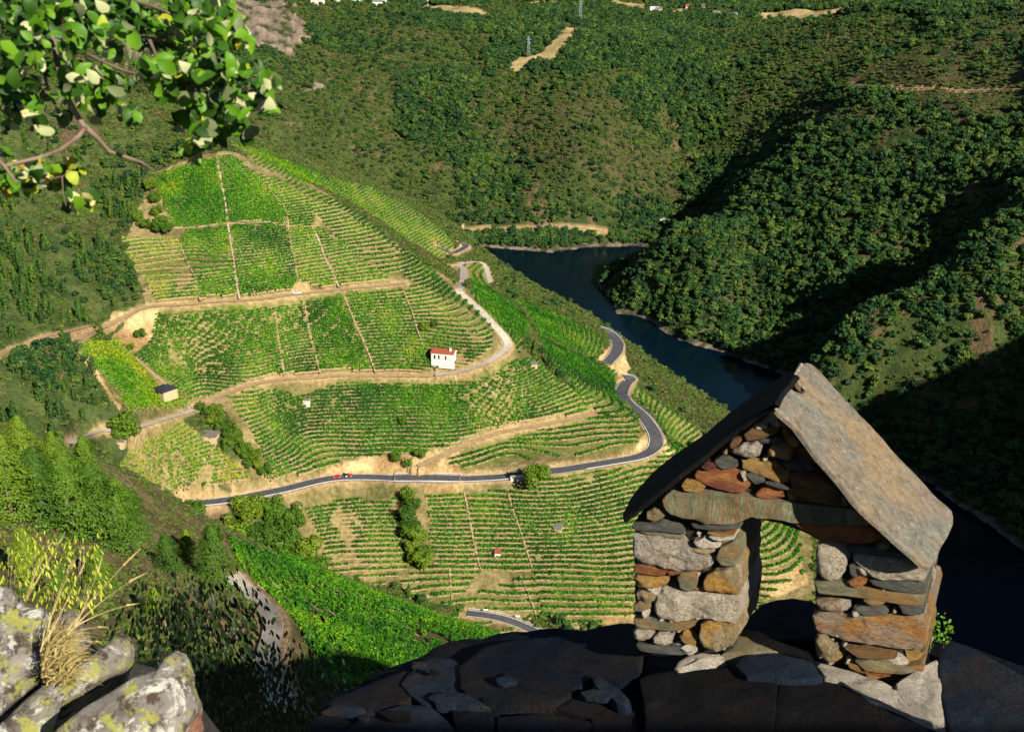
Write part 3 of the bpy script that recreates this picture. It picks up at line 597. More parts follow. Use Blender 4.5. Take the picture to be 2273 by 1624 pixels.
def scrub(n=110, s=.24):
    lobes = [(rt.uniform(-.5, .5), rt.uniform(-.5, .5), rt.uniform(.15, .45), rt.uniform(.35, .6), .75) for i in range(5)]
    c, d = crown_pts(lobes, n); c[:, 2] = np.abs(c[:, 2]); N = d + rt.normal(size=d.shape) * .5 + np.array([0, 0, .3]); return quads(c, N, rt.uniform(.5, 1.3, n) * s)
def stick(h, r0, r1, V0, n=5, lean=(0, 0)):
    a = np.arange(n) * 2 * math.pi / n; R0 = np.stack([np.cos(a) * r0, np.sin(a) * r0, np.full(n, -.4)], -1); R1 = np.stack([np.cos(a) * r1 + lean[0], np.sin(a) * r1 + lean[1], np.full(n, h)], -1)
    i = np.arange(n); return np.concatenate([R0, R1]), np.stack([i, (i + 1) % n, (i + 1) % n + n, i + n], -1) + V0
def tree_mesh(kind, k):
    if kind == 'broadleaf_tree': V, F = broad(n=[230, 260, 200, 170, 300, 150, 240][k % 7], nl=[8, 11, 5, 4, 13, 3, 7][k % 7], flat=[.75, .6, 1.1, 1.5, .7, 1.7, .9][k % 7], s=[.17, .15, .19, .16, .14, .17, .20][k % 7]); V = V * np.array([1, 1, 1, .78, 1.1, .7, .9][k % 7]); h, r = 1.2, .07
    elif kind == 'pine_tree': V, F = pine(seed=k); h, r = 2.0, .045
    else: V, F = scrub(); h, r = .4, .05
    V2, F2 = stick(h, r, r * .4, len(V)); me = npmesh(kind, np.concatenate([V, V2]), np.concatenate([F, F2]), mi=[0] * len(F) + [1] * len(F2))
    me.materials.append(M['leafA'] if kind == 'broadleaf_tree' else M['leafP'] if kind == 'pine_tree' else M['leafS']); me.materials.append(M['bark']); return me
PROTO = {'broadleaf_tree': [tree_mesh('broadleaf_tree', k) for k in range(7)], 'pine_tree': [tree_mesh('pine_tree', k) for k in range(4)], 'scrub_bush': [tree_mesh('scrub_bush', k) for k in range(4)]}
SRC = {}
# where things grow: random points, thinned by zone
ZA = [(c, p) for c, p in BARE + FIELD + ROCK]
def scatter(n, x0, x1, y0, y1):
    X = rt.uniform(x0, x1, n); Y = rt.uniform(y0, y1, n); a = np.degrees(np.arctan2(X, Y)); m = (np.abs(a) < 26.5) & (np.hypot(X, Y) > 60); return X[m], Y[m]
def ok_ground(X, Y, rmin=2.5):
    z = H(X, Y); m = z > 1.5
    for P in HULLS: m &= ~inpoly(X, Y, P)
    for P, *_ in PLOTS: m &= ~inpoly(X, Y, P)
    m &= ~inpoly(X, Y, NEARV); d, _, w = road_dist(X, Y); m &= d > w + rmin; return m & ~zmask(ZA, X, Y)
PTS = []      # kind, x, y, z, sx, sz
def plant(kind, X, Y, r0, r1, tall=1.0, sink=.3):
    m = ok_ground(X, Y, 1.0 if kind == 'scrub_bush' else 3.0); X, Y = X[m], Y[m]; r = r0 + (r1 - r0) * rt.rand(len(X)) ** 1.6; z = H(X, Y)
    PTS.append((kind, X, Y, z - sink, r, r * tall * rt.uniform(.85, 1.25, len(X))))
def rightbank(X, Y): return X - np.interp(Y, [p[1] for p in RIV][::-1], [p[0] for p in RIV][::-1]) > 12
X, Y = scatter(76000, -700, 900, 560, 1400); m = rightbank(X, Y) & (Y < 1400); X, Y = X[m], Y[m]; hz = zmask(HEATH, X, Y); f = fbm(X / 70, Y / 70, 4) + .5
m = (f > .33) & (~hz | (rt.rand(len(X)) < .12)) & (rt.rand(len(X)) < .92); plant('broadleaf_tree', X[m], Y[m], 2.2, 5.6, .9)
m = ~m & (rt.rand(len(X)) < .9); plant('scrub_bush', X[m], Y[m], 1.3, 3.2, .8)
X, Y = scatter(190000, -1000, 1050, 1330, 2600); m = (H(X, Y) > 2) & ((Y > 1400) | ~rightbank(X, Y)); X, Y = X[m], Y[m]; hz = zmask(HEATH, X, Y); f = fbm(X / 110 + 7, Y / 160, 5) + .5 - .10 * sstep(300, -400, X) 
m = (f > .49) & (~hz | (rt.rand(len(X)) < .15)); plant('broadleaf_tree', X[m], Y[m], 2.4, 6.0, .95)
m2 = ~m & (rt.rand(len(X)) < .24); plant('broadleaf_tree', X[m2], Y[m2], 1.9, 4.4, .8)
m3 = ~m & ~m2; plant('scrub_bush', X[m3], Y[m3], 1.8, 4.0, .75)
# near edge of the river slope and the left hillside
X, Y = scatter(34000, -520, 60, 330, 1100); m = ~rightbank(X, Y) & ~((X > -270) & (Y > 690)); X, Y = X[m], Y[m]; f = fbm(X / 60 + 3, Y / 60, 4) + .5
m = (f > .60) & (rt.rand(len(X)) < .35); plant('broadleaf_tree', X[m], Y[m], 2.2, 4.2, .8)
m1 = (f > .38) & (rt.rand(len(X)) < .09) & ~m; plant('pine_tree', X[m1], Y[m1], 3.0, 5.2, 1.1)
m2 = ~m & ~m1 & (rt.rand(len(X)) < .75); plant('scrub_bush', X[m2], Y[m2], 1.0, 3.3, .85)
X, Y = scatter(34000, -60, 260, 480, 1080); m = ~rightbank(X, Y) & (H(X, Y) > 2.5); X, Y = X[m], Y[m]; k_ = rt.rand(len(X)) < .04; plant('scrub_bush', X[~k_], Y[~k_], 1.0, 3.0, .85); plant('broadleaf_tree', X[k_], Y[k_], 1.8, 3.4, .85)
X, Y = scatter(30000, -270, 70, 690, 1120); plant('scrub_bush', X, Y, .9, 2.6, .85)
X, Y = scatter(60000, -160, 60, 58, 420); m = (np.hypot(X, Y) < 400); X, Y = X[m], Y[m]; plant('scrub_bush', X, Y, .35, 1.15, .75)
# extra woods in patches the photograph shows
def patch(kind, c, pts, n, r0, r1, tall, y0=400.0):
    P = plan(c, pts, y0); a, b = P.min(0), P.max(0); X = rt.uniform(a[0], b[0], n * 3); Y = rt.uniform(a[1], b[1], n * 3); m = inpoly(X, Y, P); plant(kind, X[m][:n], Y[m][:n], r0, r1, tall)
patch('broadleaf_tree', 'M5', [(0,100),(80,120),(160,260),(240,400),(300,500),(200,500),(0,420),(-300,300),(-300,120)], 110, 2.2, 4.0, .85)
patch('broadleaf_tree', 'M4', [(0,20),(350,30),(430,100),(180,150),(150,300),(280,500),(200,530),(0,500),(-200,300)], 130, 2.2, 3.6, .85)
patch('broadleaf_tree', 'L5', [(480,280),(560,250),(600,300),(720,560),(560,640),(480,500)], 70, 1.8, 3.4, .85)
patch('pine_tree', 'L5', [(0,120),(80,150),(260,480),(280,680),(100,760),(0,760)], 46, 3.4, 5.0, 1.1)
patch('pine_tree', 'L5', [(430,0),(700,0),(760,100),(560,240),(480,200)], 34, 3.0, 4.6, 1.1)
patch('broadleaf_tree', 'R3', [(240,560),(420,400),(640,260),(1100,250),(1500,300),(1350,560),(1000,860),(700,840),(500,690),(300,650)], 240, 4.0, 6.5, .9)
patch('broadleaf_tree', 'R3', [(1350,700),(1500,620),(1900,480),(2273,200),(2273,520),(1900,800),(1500,950),(1350,900)], 170, 4.0, 6.2, .9)
patch('broadleaf_tree', 'R1', [(1400,1470),(2200,1460),(2300,1520),(2000,1540),(1450,1530)], 120, 3.0, 5.0, .95, 1200.0)
patch('broadleaf_tree', 'M6', [(480,70),(1150,60),(1300,130),(900,160),(620,140)], 150, 3.0, 5.0, .95, 1200.0)
# single trees: kind, foot pixel, height in pixels, label
EXPL = []
def ex(kind, u, v, hp, lab, y0=60.0, r=None): EXPL.append((kind, u, v, hp, lab, y0, r))
for i, (u, v, hp, w) in enumerate([(12,520,95,'at the left edge of the picture, tall and full'),(42,528,90,'second from the left edge, tall and bright'),(72,540,100,'third from the left edge, the tallest of the pine stand'),(98,545,92,'in the middle of the pine stand, dark on its left side'),(120,552,84,'near the right end of the pine stand'),(132,540,60,'slim, at the right end of the pine stand'),
      (24,470,60,'small, behind the first tall pines at the left edge'),(56,478,52,'small, behind the tall pines, under the pale track'),(88,486,56,'small, behind the middle of the stand'),
      (216,585,68,'alone right of the pine stand, beside the vineyard and the pale track'),(169,575,48,'thin young, on the brown heath slope'),(101,590,50,'young, left on the brown heath slope'),(158,622,42,'short, low on the brown heath slope'),(30,585,66,'leaning over the heath below the stand'),(60,596,40,'low, just above the lichen rocks'),(188,560,36,'low, between the pine stand and the lone pine')]):
    ex('pine_tree', u, v, hp, 'green pine ' + w)
for u, v, hp, lab in [(537,489,32,'round bright green tree beside the asphalt road by the concrete wall'),(127,444,32,'round dark green tree beside the small dark-roofed hut'),(140,338,12,'small dark green tree on the bare earth patch at left'),(131,350,9,'smaller bush below the small tree on the bare patch'),
      (192,528,36,'round light green tree below the left end of the asphalt road'),(250,524,32,'dark green tree below the asphalt road, first of the gully wood'),(276,522,28,'yellow green tree at the top of the gully wood'),(292,530,30,'dark tree at the right edge of the gully wood'),(262,548,34,'wide dark tree in the middle of the gully wood'),
      (284,560,34,'large green tree in the lower gully wood'),(306,562,32,'tree at the lower right end of the gully wood'),(238,545,34,'tree at the lower left of the gully wood'),(318,575,26,'last small tree of the gully wood beside the sparse plot'),(150,520,30,'feathery tree above the near slope at left'),(172,524,26,'small tree between the feathery tree and the round light green one'),
      (425,330,10,'low dark bush above the white house'),(434,327,9,'second low dark bush above the white house'),(403,424,9,'dark bush standing in the deep green plot'),(396,462,12,'dark bush on the brown bank above the road'),(408,466,10,'spiky bush right of the first one on the brown bank'),(420,458,12,'green bush at the foot of the deep green plot')]:
    ex('broadleaf_tree', u, v, hp, lab, 400.0)
for i, (u, v) in enumerate([(408,498),(412,508),(407,518),(414,527),(409,536),(419,541),(424,553),(416,560),(424,566),(411,548)]): ex('broadleaf_tree', u, v + 4, 16 + (i % 3) * 3, 'bushy tree in the upright column of trees below the road', 400.0)
for i in range(18): 
    f = i / 17; ex('broadleaf_tree', 206 + 54 * f + (i % 3) * 5 - 5, 410 + 62 * f + (i % 2) * 3, 11 + (i % 3) * 2, 'low bushy tree in the slanting strip of bushes beside the striped plot', 400.0)
for i, (u, v) in enumerate([(151,192),(155,204),(158,216),(162,226),(167,235),(158,233),(146,230),(138,222)]): ex('broadleaf_tree', u, v, 14, 'dark bushy tree at the left edge of the bright topmost plots', 400.0)
HI = {'pine_tree': [], 'broadleaf_tree': []}
def near_tree(kind, k, x, y, z, Hm, lab, grp):
    root = empty(kind, (x, y, z), rt.rand() * 6.28); tag(root, lab, 'tree', grp)
    key = 'pine_tree' if kind == 'pine_tree' else 'broadleaf_tree'
    if len(HI[key]) < 4:
        if key == 'pine_tree': V, F = pine(9000, .020, k * 1.7)
        else: V, F = broad(2600, .062, 13, seed=k)
        c = npmesh('crown', V, F); c.materials.append(M['leafN'])
        bm = bmesh.new(); hh = 2.05 if key == 'pine_tree' else 1.3; tube(bm, [(0,0,-.15),(.02,.01,hh*.3),(-.02,.02,hh*.6),(0,0,hh*.97)], [.045,.034,.022,.005] if key == 'pine_tree' else [.08,.065,.045,.02], 7)
        for q in range(9):
            a = q * 2.4; h0 = hh * (.25 + .07 * q); L = (.42 if key == 'pine_tree' else .55) * (1 - .06 * q); tube(bm, [(0,0,h0),(math.cos(a)*L*.5, math.sin(a)*L*.5, h0+.05),(math.cos(a)*L, math.sin(a)*L, h0+.16)], [.018,.012,.004], 5)
        tm = bpy.data.meshes.new('trunk'); bm.to_mesh(tm); bm.free(); tm.materials.append(M['bark']); HI[key].append((c, tm))
    c, tm = HI[key][k % len(HI[key])]
    for nm, me in (('crown', c), ('trunk', tm)):
        o = bpy.data.objects.new(nm, me); COL.objects.link(o); o.parent = root
    s = Hm / (2.1 if key == 'pine_tree' else 1.9); w = s * (1.25 if key == 'pine_tree' else 1.0); root.scale = (w, w, s)
for k, (kind, u, v, hp, lab, y0, r) in enumerate(EXPL):
    x, y, z = hit(u, v, y0); z = float(H(x, y)); D = y * cp - (z - CZ) * sp_; near_tree(kind, k, x, y, z - .3, hp * D / FPX, lab, 'single trees on the slopes')
# the largest of the scattered trees are things of their own, the rest is woodland
allp = {}
for kind, X, Y, Z, r, sz in PTS:
    allp.setdefault(kind, []).append(np.stack([X, Y, Z, r, sz], -1))
GLAB = {'broadleaf_tree': ('leafy tree of the dense wood on the slope across the river', 'leafy tree on the scrub slope left of the vineyards', 'woodland'), 'pine_tree': ('', 'slim dark green pine on the scrub slope left of the vineyards', 'pines'), 'scrub_bush': ('', '', 'scrub')}
for kind, arrs in allp.items():
    A = np.concatenate(arrs); D = A[:, 1] * cp - (A[:, 2] - CZ) * sp_; size = A[:, 3] * FPX / D; vis = unhidden(A[:, 0], A[:, 1], A[:, 2] + A[:, 3])
    ordr = np.argsort(-(size * vis)); nind = {'broadleaf_tree': 230, 'pine_tree': 110, 'scrub_bush': 4}[kind]; big = ordr[:nind]; rest = ordr[nind:]; K = len(PROTO[kind])
    srcs = []
    for q, i in enumerate(big):
        x, y, z, r, sz = A[i]; o = bpy.data.objects.new(kind, PROTO[kind][q % K]); COL.objects.link(o); o.location = (x, y, z); o.rotation_euler = (0, 0, rt.rand() * 6.28); o.scale = (r, r, sz)
        if kind == 'broadleaf_tree':
            rb_ = x > 60; tag(o, GLAB[kind][0] if rb_ else GLAB[kind][1], 'tree', 'trees of the far wood' if rb_ else 'trees of the left slope')
        elif kind == 'pine_tree': tag(o, GLAB[kind][1], 'pine', 'pines of the left slope')
        else: tag(o, 'low scrub bush on the slope', 'bush', 'scrub bushes')
        if q < K: srcs.append(o)
    B = A[rest]; me = bpy.data.meshes.new('points'); me.vertices.add(len(B)); me.vertices.foreach_set('co', B[:, :3].astype(np.float32).ravel())
    a = me.attributes.new('pk', 'INT', 'POINT'); a.data.foreach_set('value', rt.randint(0, K, len(B)).astype(np.int32))
    a = me.attributes.new('sc', 'FLOAT_VECTOR', 'POINT'); a.data.foreach_set('vector', np.stack([B[:, 3], B[:, 3], B[:, 4]], -1).astype(np.float32).ravel())
    a = me.attributes.new('ro', 'FLOAT_VECTOR', 'POINT'); a.data.foreach_set('vector', np.stack([0 * B[:, 0], 0 * B[:, 0], rt.rand(len(B)) * 6.28], -1).astype(np.float32).ravel())
    nm = {'broadleaf_tree': 'woodland', 'pine_tree': 'pine_wood', 'scrub_bush': 'scrub'}[kind]; me.name = nm; wo_ = link(nm, me)
    tag(wo_, {'woodland': 'dense green woodland covering the far slopes', 'pine_wood': 'scattered pines on the slope at left', 'scrub': 'low green and brown scrub covering the slopes'}[nm], nm.replace('_', ' '), kind='stuff')
    g = bpy.data.node_groups.new(nm, 'GeometryNodeTree'); g.interface.new_socket('Geometry', in_out='INPUT', socket_type='NodeSocketGeometry'); g.interface.new_socket('Geometry', in_out='OUTPUT', socket_type='NodeSocketGeometry')
    gi = g.nodes.new('NodeGroupInput'); go = g.nodes.new('NodeGroupOutput'); jn = g.nodes.new('GeometryNodeJoinGeometry')
    def attr(n_, ty):
        x = g.nodes.new('GeometryNodeInputNamedAttribute'); x.data_type = ty; x.inputs[0].default_value = n_; return [s for s in x.outputs if s.enabled and s.name == 'Attribute'][0]
    pk, sc_, ro_ = attr('pk', 'INT'), attr('sc', 'FLOAT_VECTOR'), attr('ro', 'FLOAT_VECTOR')
    for q, s_ in enumerate(srcs):
        oi = g.nodes.new('GeometryNodeObjectInfo'); oi.transform_space = 'ORIGINAL'; oi.inputs['Object'].default_value = s_; oi.inputs['As Instance'].default_value = True
        cmpn = g.nodes.new('FunctionNodeCompare'); cmpn.data_type = 'INT'; cmpn.operation = 'EQUAL'
        ii = [s for s in cmpn.inputs if s.enabled and s.type == 'INT']; g.links.new(pk, ii[0]); ii[1].default_value = q
        ip = g.nodes.new('GeometryNodeInstanceOnPoints'); g.links.new(gi.outputs[0], ip.inputs['Points']); g.links.new(cmpn.outputs[0], ip.inputs['Selection']); g.links.new(oi.outputs['Geometry'], ip.inputs['Instance'])
        g.links.new(ro_, ip.inputs['Rotation']); g.links.new(sc_, ip.inputs['Scale']); g.links.new(ip.outputs[0], jn.inputs[0])
    g.links.new(jn.outputs[0], go.inputs[0]); md = wo_.modifiers.new('scatter', 'NODES'); md.node_group = g
    print(kind, len(A), 'visible', int(vis.sum()))
# ------------------------------------------------------------------ the stone belfry on the slate roof
PSI = R(23.7); BR = np.array([math.cos(PSI), -math.sin(PSI), 0.]); BN = np.array([-math.sin(PSI), -math.cos(PSI), 0.]); CAM = np.array([0, 0, CZ])
def onplane(u, v, P, N):
    d = ray(u, v); return CAM + d * (np.dot(P - CAM, N) / np.dot(d, N))
BP = CAM + ray(780, 500) * 3.0                      # a point of the front face
UPV = np.array([0, 0, 1.])
def smat(name, cols, scale=9., rough=.85, bump=.012, spec=.25, stain=None, speck=None, stretch=0):
    t = NT(name, rough, spec); p = t.pos()
    if name.endswith('schist') or name in ('dark_slate_stone', 'red_grey_block'): stretch = -1
    if stretch: mp = t.n('Mapping'); mp.inputs['Scale'].default_value = (stretch, stretch, .8) if stretch > 0 else (.7, .7, 2.6); t.l(p, mp.inputs[0]); p = mp.outputs[0]
    n = t.noise(p, scale, 6, .65, .6); k = len(cols)
    c0_ = t.ramp(t.noise(p, scale * 6, 6, .8), [(.3, .50), (.5, 1.25), (.7, 1.65)]); c = t.ramp(n, [(.28 + .44 * i / max(k - 1, 1), cc) for i, cc in enumerate(cols)])
    if stain: c = t.mix(t.ramp(t.noise(p, scale * .45, 5, .6, 1.2), [(.47, 0.0), (.60, 1.0)]), c, stain)
    if speck: c = t.mix(t.ramp(t.noise(p, scale * 11, 3, .6), [(.56, 0.0), (.66, 1.0)]), c, speck)
    c = t.mix(1.0, c, c0_, 'MULTIPLY'); t.col(c); hh = t.math('ADD', t.noise(p, scale * 3, 8, .75, .3), t.math('MULTIPLY', t.noise(p, scale * 11, 5, .8), 1.0)); t.bump(hh, 1.0, bump * 2.0); return t.m
ST = {'gran': smat('granite_pale', [(.30,.24,.17),(.52,.45,.33),(.66,.58,.44)], 22, .9, .02, speck=(.18,.14,.10)),
      'grg': smat('granite_grey', [(.24,.20,.16),(.40,.35,.28),(.56,.49,.39)], 16, .9, .018, stain=(.34,.22,.12), speck=(.14,.12,.10)),
      'rust': smat('rusty_schist', [(.11,.035,.015),(.30,.11,.030),(.42,.21,.05)], 13, .6, .010, .35, stain=(.17,.04,.02)),
      'och': smat('ochre_schist', [(.16,.10,.03),(.34,.20,.045),(.42,.29,.11)], 11, .6, .010, .35, stain=(.20,.07,.02)),
      'mar': smat('maroon_schist', [(.050,.014,.010),(.105,.030,.020),(.15,.06,.03)], 10, .5, .008, .4, stain=(.16,.09,.025)),
      'slt': smat('dark_slate_stone', [(.035,.038,.035),(.085,.085,.07),(.14,.13,.10)], 12, .7, .010, .3),
      'grn': smat('green_schist', [(.11,.105,.06),(.20,.19,.11),(.28,.25,.14)], 12, .75, .012, .3, stain=(.26,.15,.05)),
      'yel': smat('yellow_rotten_stone', [(.15,.11,.06),(.36,.28,.15),(.58,.48,.30)], 18, .9, .022, stain=(.45,.24,.05)),
      'wht': smat('lime_mortar', [(.42,.36,.26),(.62,.55,.43),(.74,.68,.56)], 30, .95, .022),
      'core': smat('mortar_gap_shade', [(.015,.012,.009),(.045,.035,.024),(.13,.10,.065)], 26, .95, .02),  # dark tone stands in for deep shadow in gaps between the stones
      'lint': smat('carved_green_lintel', [(.10,.11,.06),(.20,.20,.115),(.29,.275,.17)], 9, .8, .014, .3, stain=(.24,.15,.06), stretch=4.),
      'mix': smat('red_grey_block', [(.20,.16,.11),(.30,.25,.17),(.34,.15,.06)], 14, .85, .016, stain=(.38,.19,.04), speck=(.30,.06,.03)),
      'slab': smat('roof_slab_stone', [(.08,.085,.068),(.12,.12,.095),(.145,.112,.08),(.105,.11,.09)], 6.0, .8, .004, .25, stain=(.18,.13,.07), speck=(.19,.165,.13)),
      'slab_shade': smat('shaded_roof_slab', [(.003,.004,.005),(.009,.010,.010),(.022,.021,.015)], 9, .9, .010, .1)}  # slab stone near black, shade of its sun-averted side put in the colour
def resample(P, n):
    P = np.array(P, float); Q = np.vstack([P, P[:1]]); s = np.r_[0, np.cumsum(np.linalg.norm(np.diff(Q, axis=0), axis=1))]; t_ = np.linspace(0, s[-1], n, endpoint=False)
    return np.stack([np.interp(t_, s, Q[:, k]) for k in range(P.shape[1])], -1), s[-1]
def slab_mesh(name, P3, N, depth, rough_=.006, bulge=.006, edge=.006, seg=.012, soft=1, front=0.0, seed=0.0):
    """a stone: traced outline on its face plane, worn rounded edge, real depth behind"""
    P3 = np.array(P3, float); N = np.array(N, float) / np.linalg.norm(N)
    _, L = resample(P3, 8); n = int(max(20, min(220, L / seg))); Q, _ = resample(P3, n)
    for _ in range(soft): Q = (np.roll(Q, 1, 0) + 2 * Q + np.roll(Q, -1, 0)) / 4
    c = Q.mean(0); rad = np.linalg.norm(Q - c, axis=1).mean(); m = max(4, int(rad / seg * .8)); rings = [(1.0, -depth), (1.0, -depth * .5), (1.0, -edge * 1.6)]
    rings += [(1 - .45 * edge / rad, -edge * .35)] + [(1 - edge * 1.1 / rad - (1 - edge * 1.1 / rad) * (k / m) ** .9, bulge * (1 - (1 - k / m) ** 2)) for k in range(m)]
    V = []
    for s, d in rings: V.append(c + (Q - c) * s + N * (d + front))
    V = np.concatenate(V + [[c + N * (bulge + front)]]); nn = len(rings); i = np.arange(n); F = []
    for r_ in range(nn - 1): F.append(np.stack([r_ * n + i, r_ * n + (i + 1) % n, (r_ + 1) * n + (i + 1) % n, (r_ + 1) * n + i], -1))
    F = np.concatenate(F); cap = np.stack([(nn - 1) * n + i, (nn - 1) * n + (i + 1) % n, np.full(n, nn * n), np.full(n, nn * n)], -1)
    amp = rough_; ofs = np.array([seed * 3.1, seed * 1.7, seed]); D = np.array([[mnoise.noise(Vector((v + ofs) * 9)) + .6 * mnoise.noise(Vector((v + ofs) * 24)) + .35 * mnoise.noise(Vector((v + ofs) * 60)) for _ in (0,)][0] for v in V])
    E = np.array([mnoise.noise(Vector((v + ofs + 5) * 14)) for v in V]); V = V + N * (D * amp)[:, None]
    out = V - c; out -= np.outer(out @ N, N); out /= np.linalg.norm(out, axis=1)[:, None] + 1e-6; V[:3 * n] += out[:3 * n] * (E[:3 * n] * amp * .9)[:, None]
    me = bpy.data.meshes.new(name); me.from_pydata(V.tolist(), [], [tuple(int(x) for x in f) for f in F] + [tuple(int(x) for x in f[:3]) for f in cap] + [tuple(int(x) for x in i[::-1])]); me.validate()
    bm = bmesh.new(); bm.from_mesh(me); bmesh.ops.recalc_face_normals(bm, faces=bm.faces); bm.to_mesh(me); bm.free(); fl = np.full(len(me.polygons), True, bool); fl[:n * 3] = False; me.polygons.foreach_set('use_smooth', fl); return me
def chain(me, mat, name, parent): return link(name, me, ST[mat] if isinstance(mat, str) else mat, parent)
bel = empty('belfry', tuple(onplane(780, 655, BP, BN))); tag(bel, 'small stone belfry with two pillars, a lintel and two sloping slabs on the slate roof', 'belfry')
BL = np.array(bel.location)
def loc(P): return [tuple(np.array(p) - BL) for p in P]
def face_pts(c, pts, off=0.0): return [onplane(u, v, BP + BN * off, BN) for u, v in px(c, pts)]
DEP = .30
GS_ = [('mar',[(590,390),(625,365),(725,358),(735,385),(660,410),(602,420)]),('slt',[(648,418),(738,398),(757,420),(700,434),(657,432)]),('och',[(750,362),(775,368),(800,392),(828,430),(822,448),(790,440),(760,400)]),
 ('mar',[(530,440),(545,415),(580,400),(587,415),(562,445),(540,456)]),('grg',[(535,455),(560,442),(590,425),(612,430),(650,418),(675,440),(668,480),(630,493),(560,478),(532,466)]),
 ('yel',[(686,460),(705,435),(740,430),(780,438),(795,455),(798,500),(765,500),(740,488),(695,484)]),('mar',[(803,468),(820,455),(850,455),(890,480),(902,500),(880,520),(820,500)]),('slt',[(470,495),(490,485),(530,482),(560,500),(568,530),(510,540),(478,522)]),
 ('och',[(580,500),(630,500),(720,505),(745,525),(780,545),(775,592),(735,590),(690,570),(650,560),(582,535)]),('slt',[(755,508),(800,505),(860,512),(895,535),(830,548),(770,530)]),('och',[(897,512),(918,506),(950,530),(980,560),(970,582),(920,555)]),
 ('rust',[(385,560),(405,535),(430,530),(500,535),(560,540),(600,555),(628,590),(620,610),(590,634),(545,635),(480,620),(430,600),(390,580)]),('slt',[(600,560),(640,552),(680,568),(682,590),(640,597)]),
 ('mar',[(790,555),(850,550),(900,555),(960,590),(1000,640),(1000,682),(930,672),(860,668),(810,660),(797,600)]),('rust',[(638,640),(665,615),(700,603),(755,620),(758,650),(720,655),(690,660),(645,652)]),
 ('och',[(768,625),(785,612),(800,612),(812,640),(808,668),(785,668)]),('och',[(335,600),(345,585),(390,583),(415,595),(434,612),(405,632),(345,626)]),('slt',[(690,588),(735,590),(770,600),(790,612),(755,614)]),('mar',[(415,525),(440,510),(470,512),(478,530),(440,538)]),
 ('grn',[(190,715),(215,703),(240,705),(264,735),(230,754),(190,742)]),('grn',[(735,300),(750,300),(765,340),(775,362),(755,355),(738,330)]),('wht',[(700,310),(715,300),(735,330),(745,352),(725,372),(705,350)]),('wht',[(640,355),(665,345),(700,352),(690,362),(645,370)]),('grg',[(655,335),(690,315),(705,330),(700,350),(665,350)]),
 ('grn',[(500,465),(520,455),(530,475),(510,482)]),('wht',[(670,488),(700,488),(690,502),(672,500)]),('wht',[(582,548),(600,545),(606,580),(595,588)]),('grn',[(1000,640),(1020,650),(1035,680),(1005,685)]),('slt',[(945,560),(985,600),(1000,640),(970,600)])]
LP_ = [('slt',[(135,768),(250,755),(345,790),(350,803),(250,792),(140,784)]),('grn',[(150,788),(250,797),(345,808),(345,822),(300,820),(190,802)]),('slt',[(370,765),(470,758),(580,765),(578,783),(470,795),(380,783)]),('och',[(440,800),(500,797),(558,786),(560,805),(540,815),(470,810)]),('wht',[(450,812),(500,815),(556,806),(556,822),(500,826),(458,822)]),
 ('grg',[(135,800),(190,800),(250,806),(330,822),(370,862),(420,885),(468,900),(475,925),(450,945),(400,955),(330,955),(260,942),(200,930),(150,915),(135,890)]),('wht',[(385,835),(430,822),(470,838),(495,852),(480,862),(400,862)]),('yel',[(365,868),(400,862),(470,866),(500,872),(480,885),(440,888),(385,880)]),('grn',[(500,852),(555,835),(566,870),(562,940),(500,932),(478,900),(490,870)]),
 ('och',[(140,935),(180,932),(240,945),(277,955),(268,976),(210,970),(140,962)]),('yel',[(135,985),(155,972),(180,974),(230,980),(278,985),(290,1005),(255,1025),(200,1028),(150,1022)]),('grn',[(318,985),(332,965),(370,960),(402,970),(410,1000),(400,1030),(360,1042),(330,1033)]),
 ('yel',[(420,1000),(435,970),(470,950),(545,935),(568,960),(570,1060),(530,1056),(480,1045),(425,1030)]),('och',[(270,962),(295,952),(325,955),(330,970),(295,980),(275,975)]),('yel',[(140,1045),(165,1032),(200,1042),(228,1055),(222,1078),(190,1092),(145,1075)]),('wht',[(180,1030),(242,1030),(232,1060),(205,1050)]),
 ('gran',[(215,1100),(225,1060),(260,1036),(330,1040),(400,1038),(460,1052),(560,1066),(572,1110),(566,1180),(500,1175),(450,1165),(380,1165),(300,1172),(240,1160),(220,1130)]),('grn',[(140,1090),(165,1080),(200,1092),(205,1110),(170,1125),(140,1118)]),('wht',[(175,1110),(205,1108),(210,1135),(185,1150),(172,1135)]),
 ('grn',[(135,1160),(180,1155),(260,1172),(330,1168),(395,1165),(392,1185),(370,1200),(290,1205),(200,1200),(150,1190)]),('gran',[(130,1210),(150,1195),(190,1192),(215,1205),(216,1232),(180,1252),(140,1248)]),('gran',[(215,1225),(240,1208),(275,1215),(310,1225),(305,1255),(270,1272),(235,1262),(215,1250)]),
 ('och',[(330,1225),(345,1212),(370,1220),(402,1248),(395,1272),(365,1268),(335,1245)]),('yel',[(405,1220),(415,1180),(450,1168),(500,1176),(562,1182),(558,1265),(520,1275),(480,1292),(420,1270)]),('slt',[(150,1265),(230,1262),(350,1268),(385,1290),(340,1302),(240,1298),(160,1285)]),('wht',[(350,1275),(375,1270),(392,1285),(370,1295)]),('gran',[(420,1275),(460,1272),(455,1292),(425,1290)])]
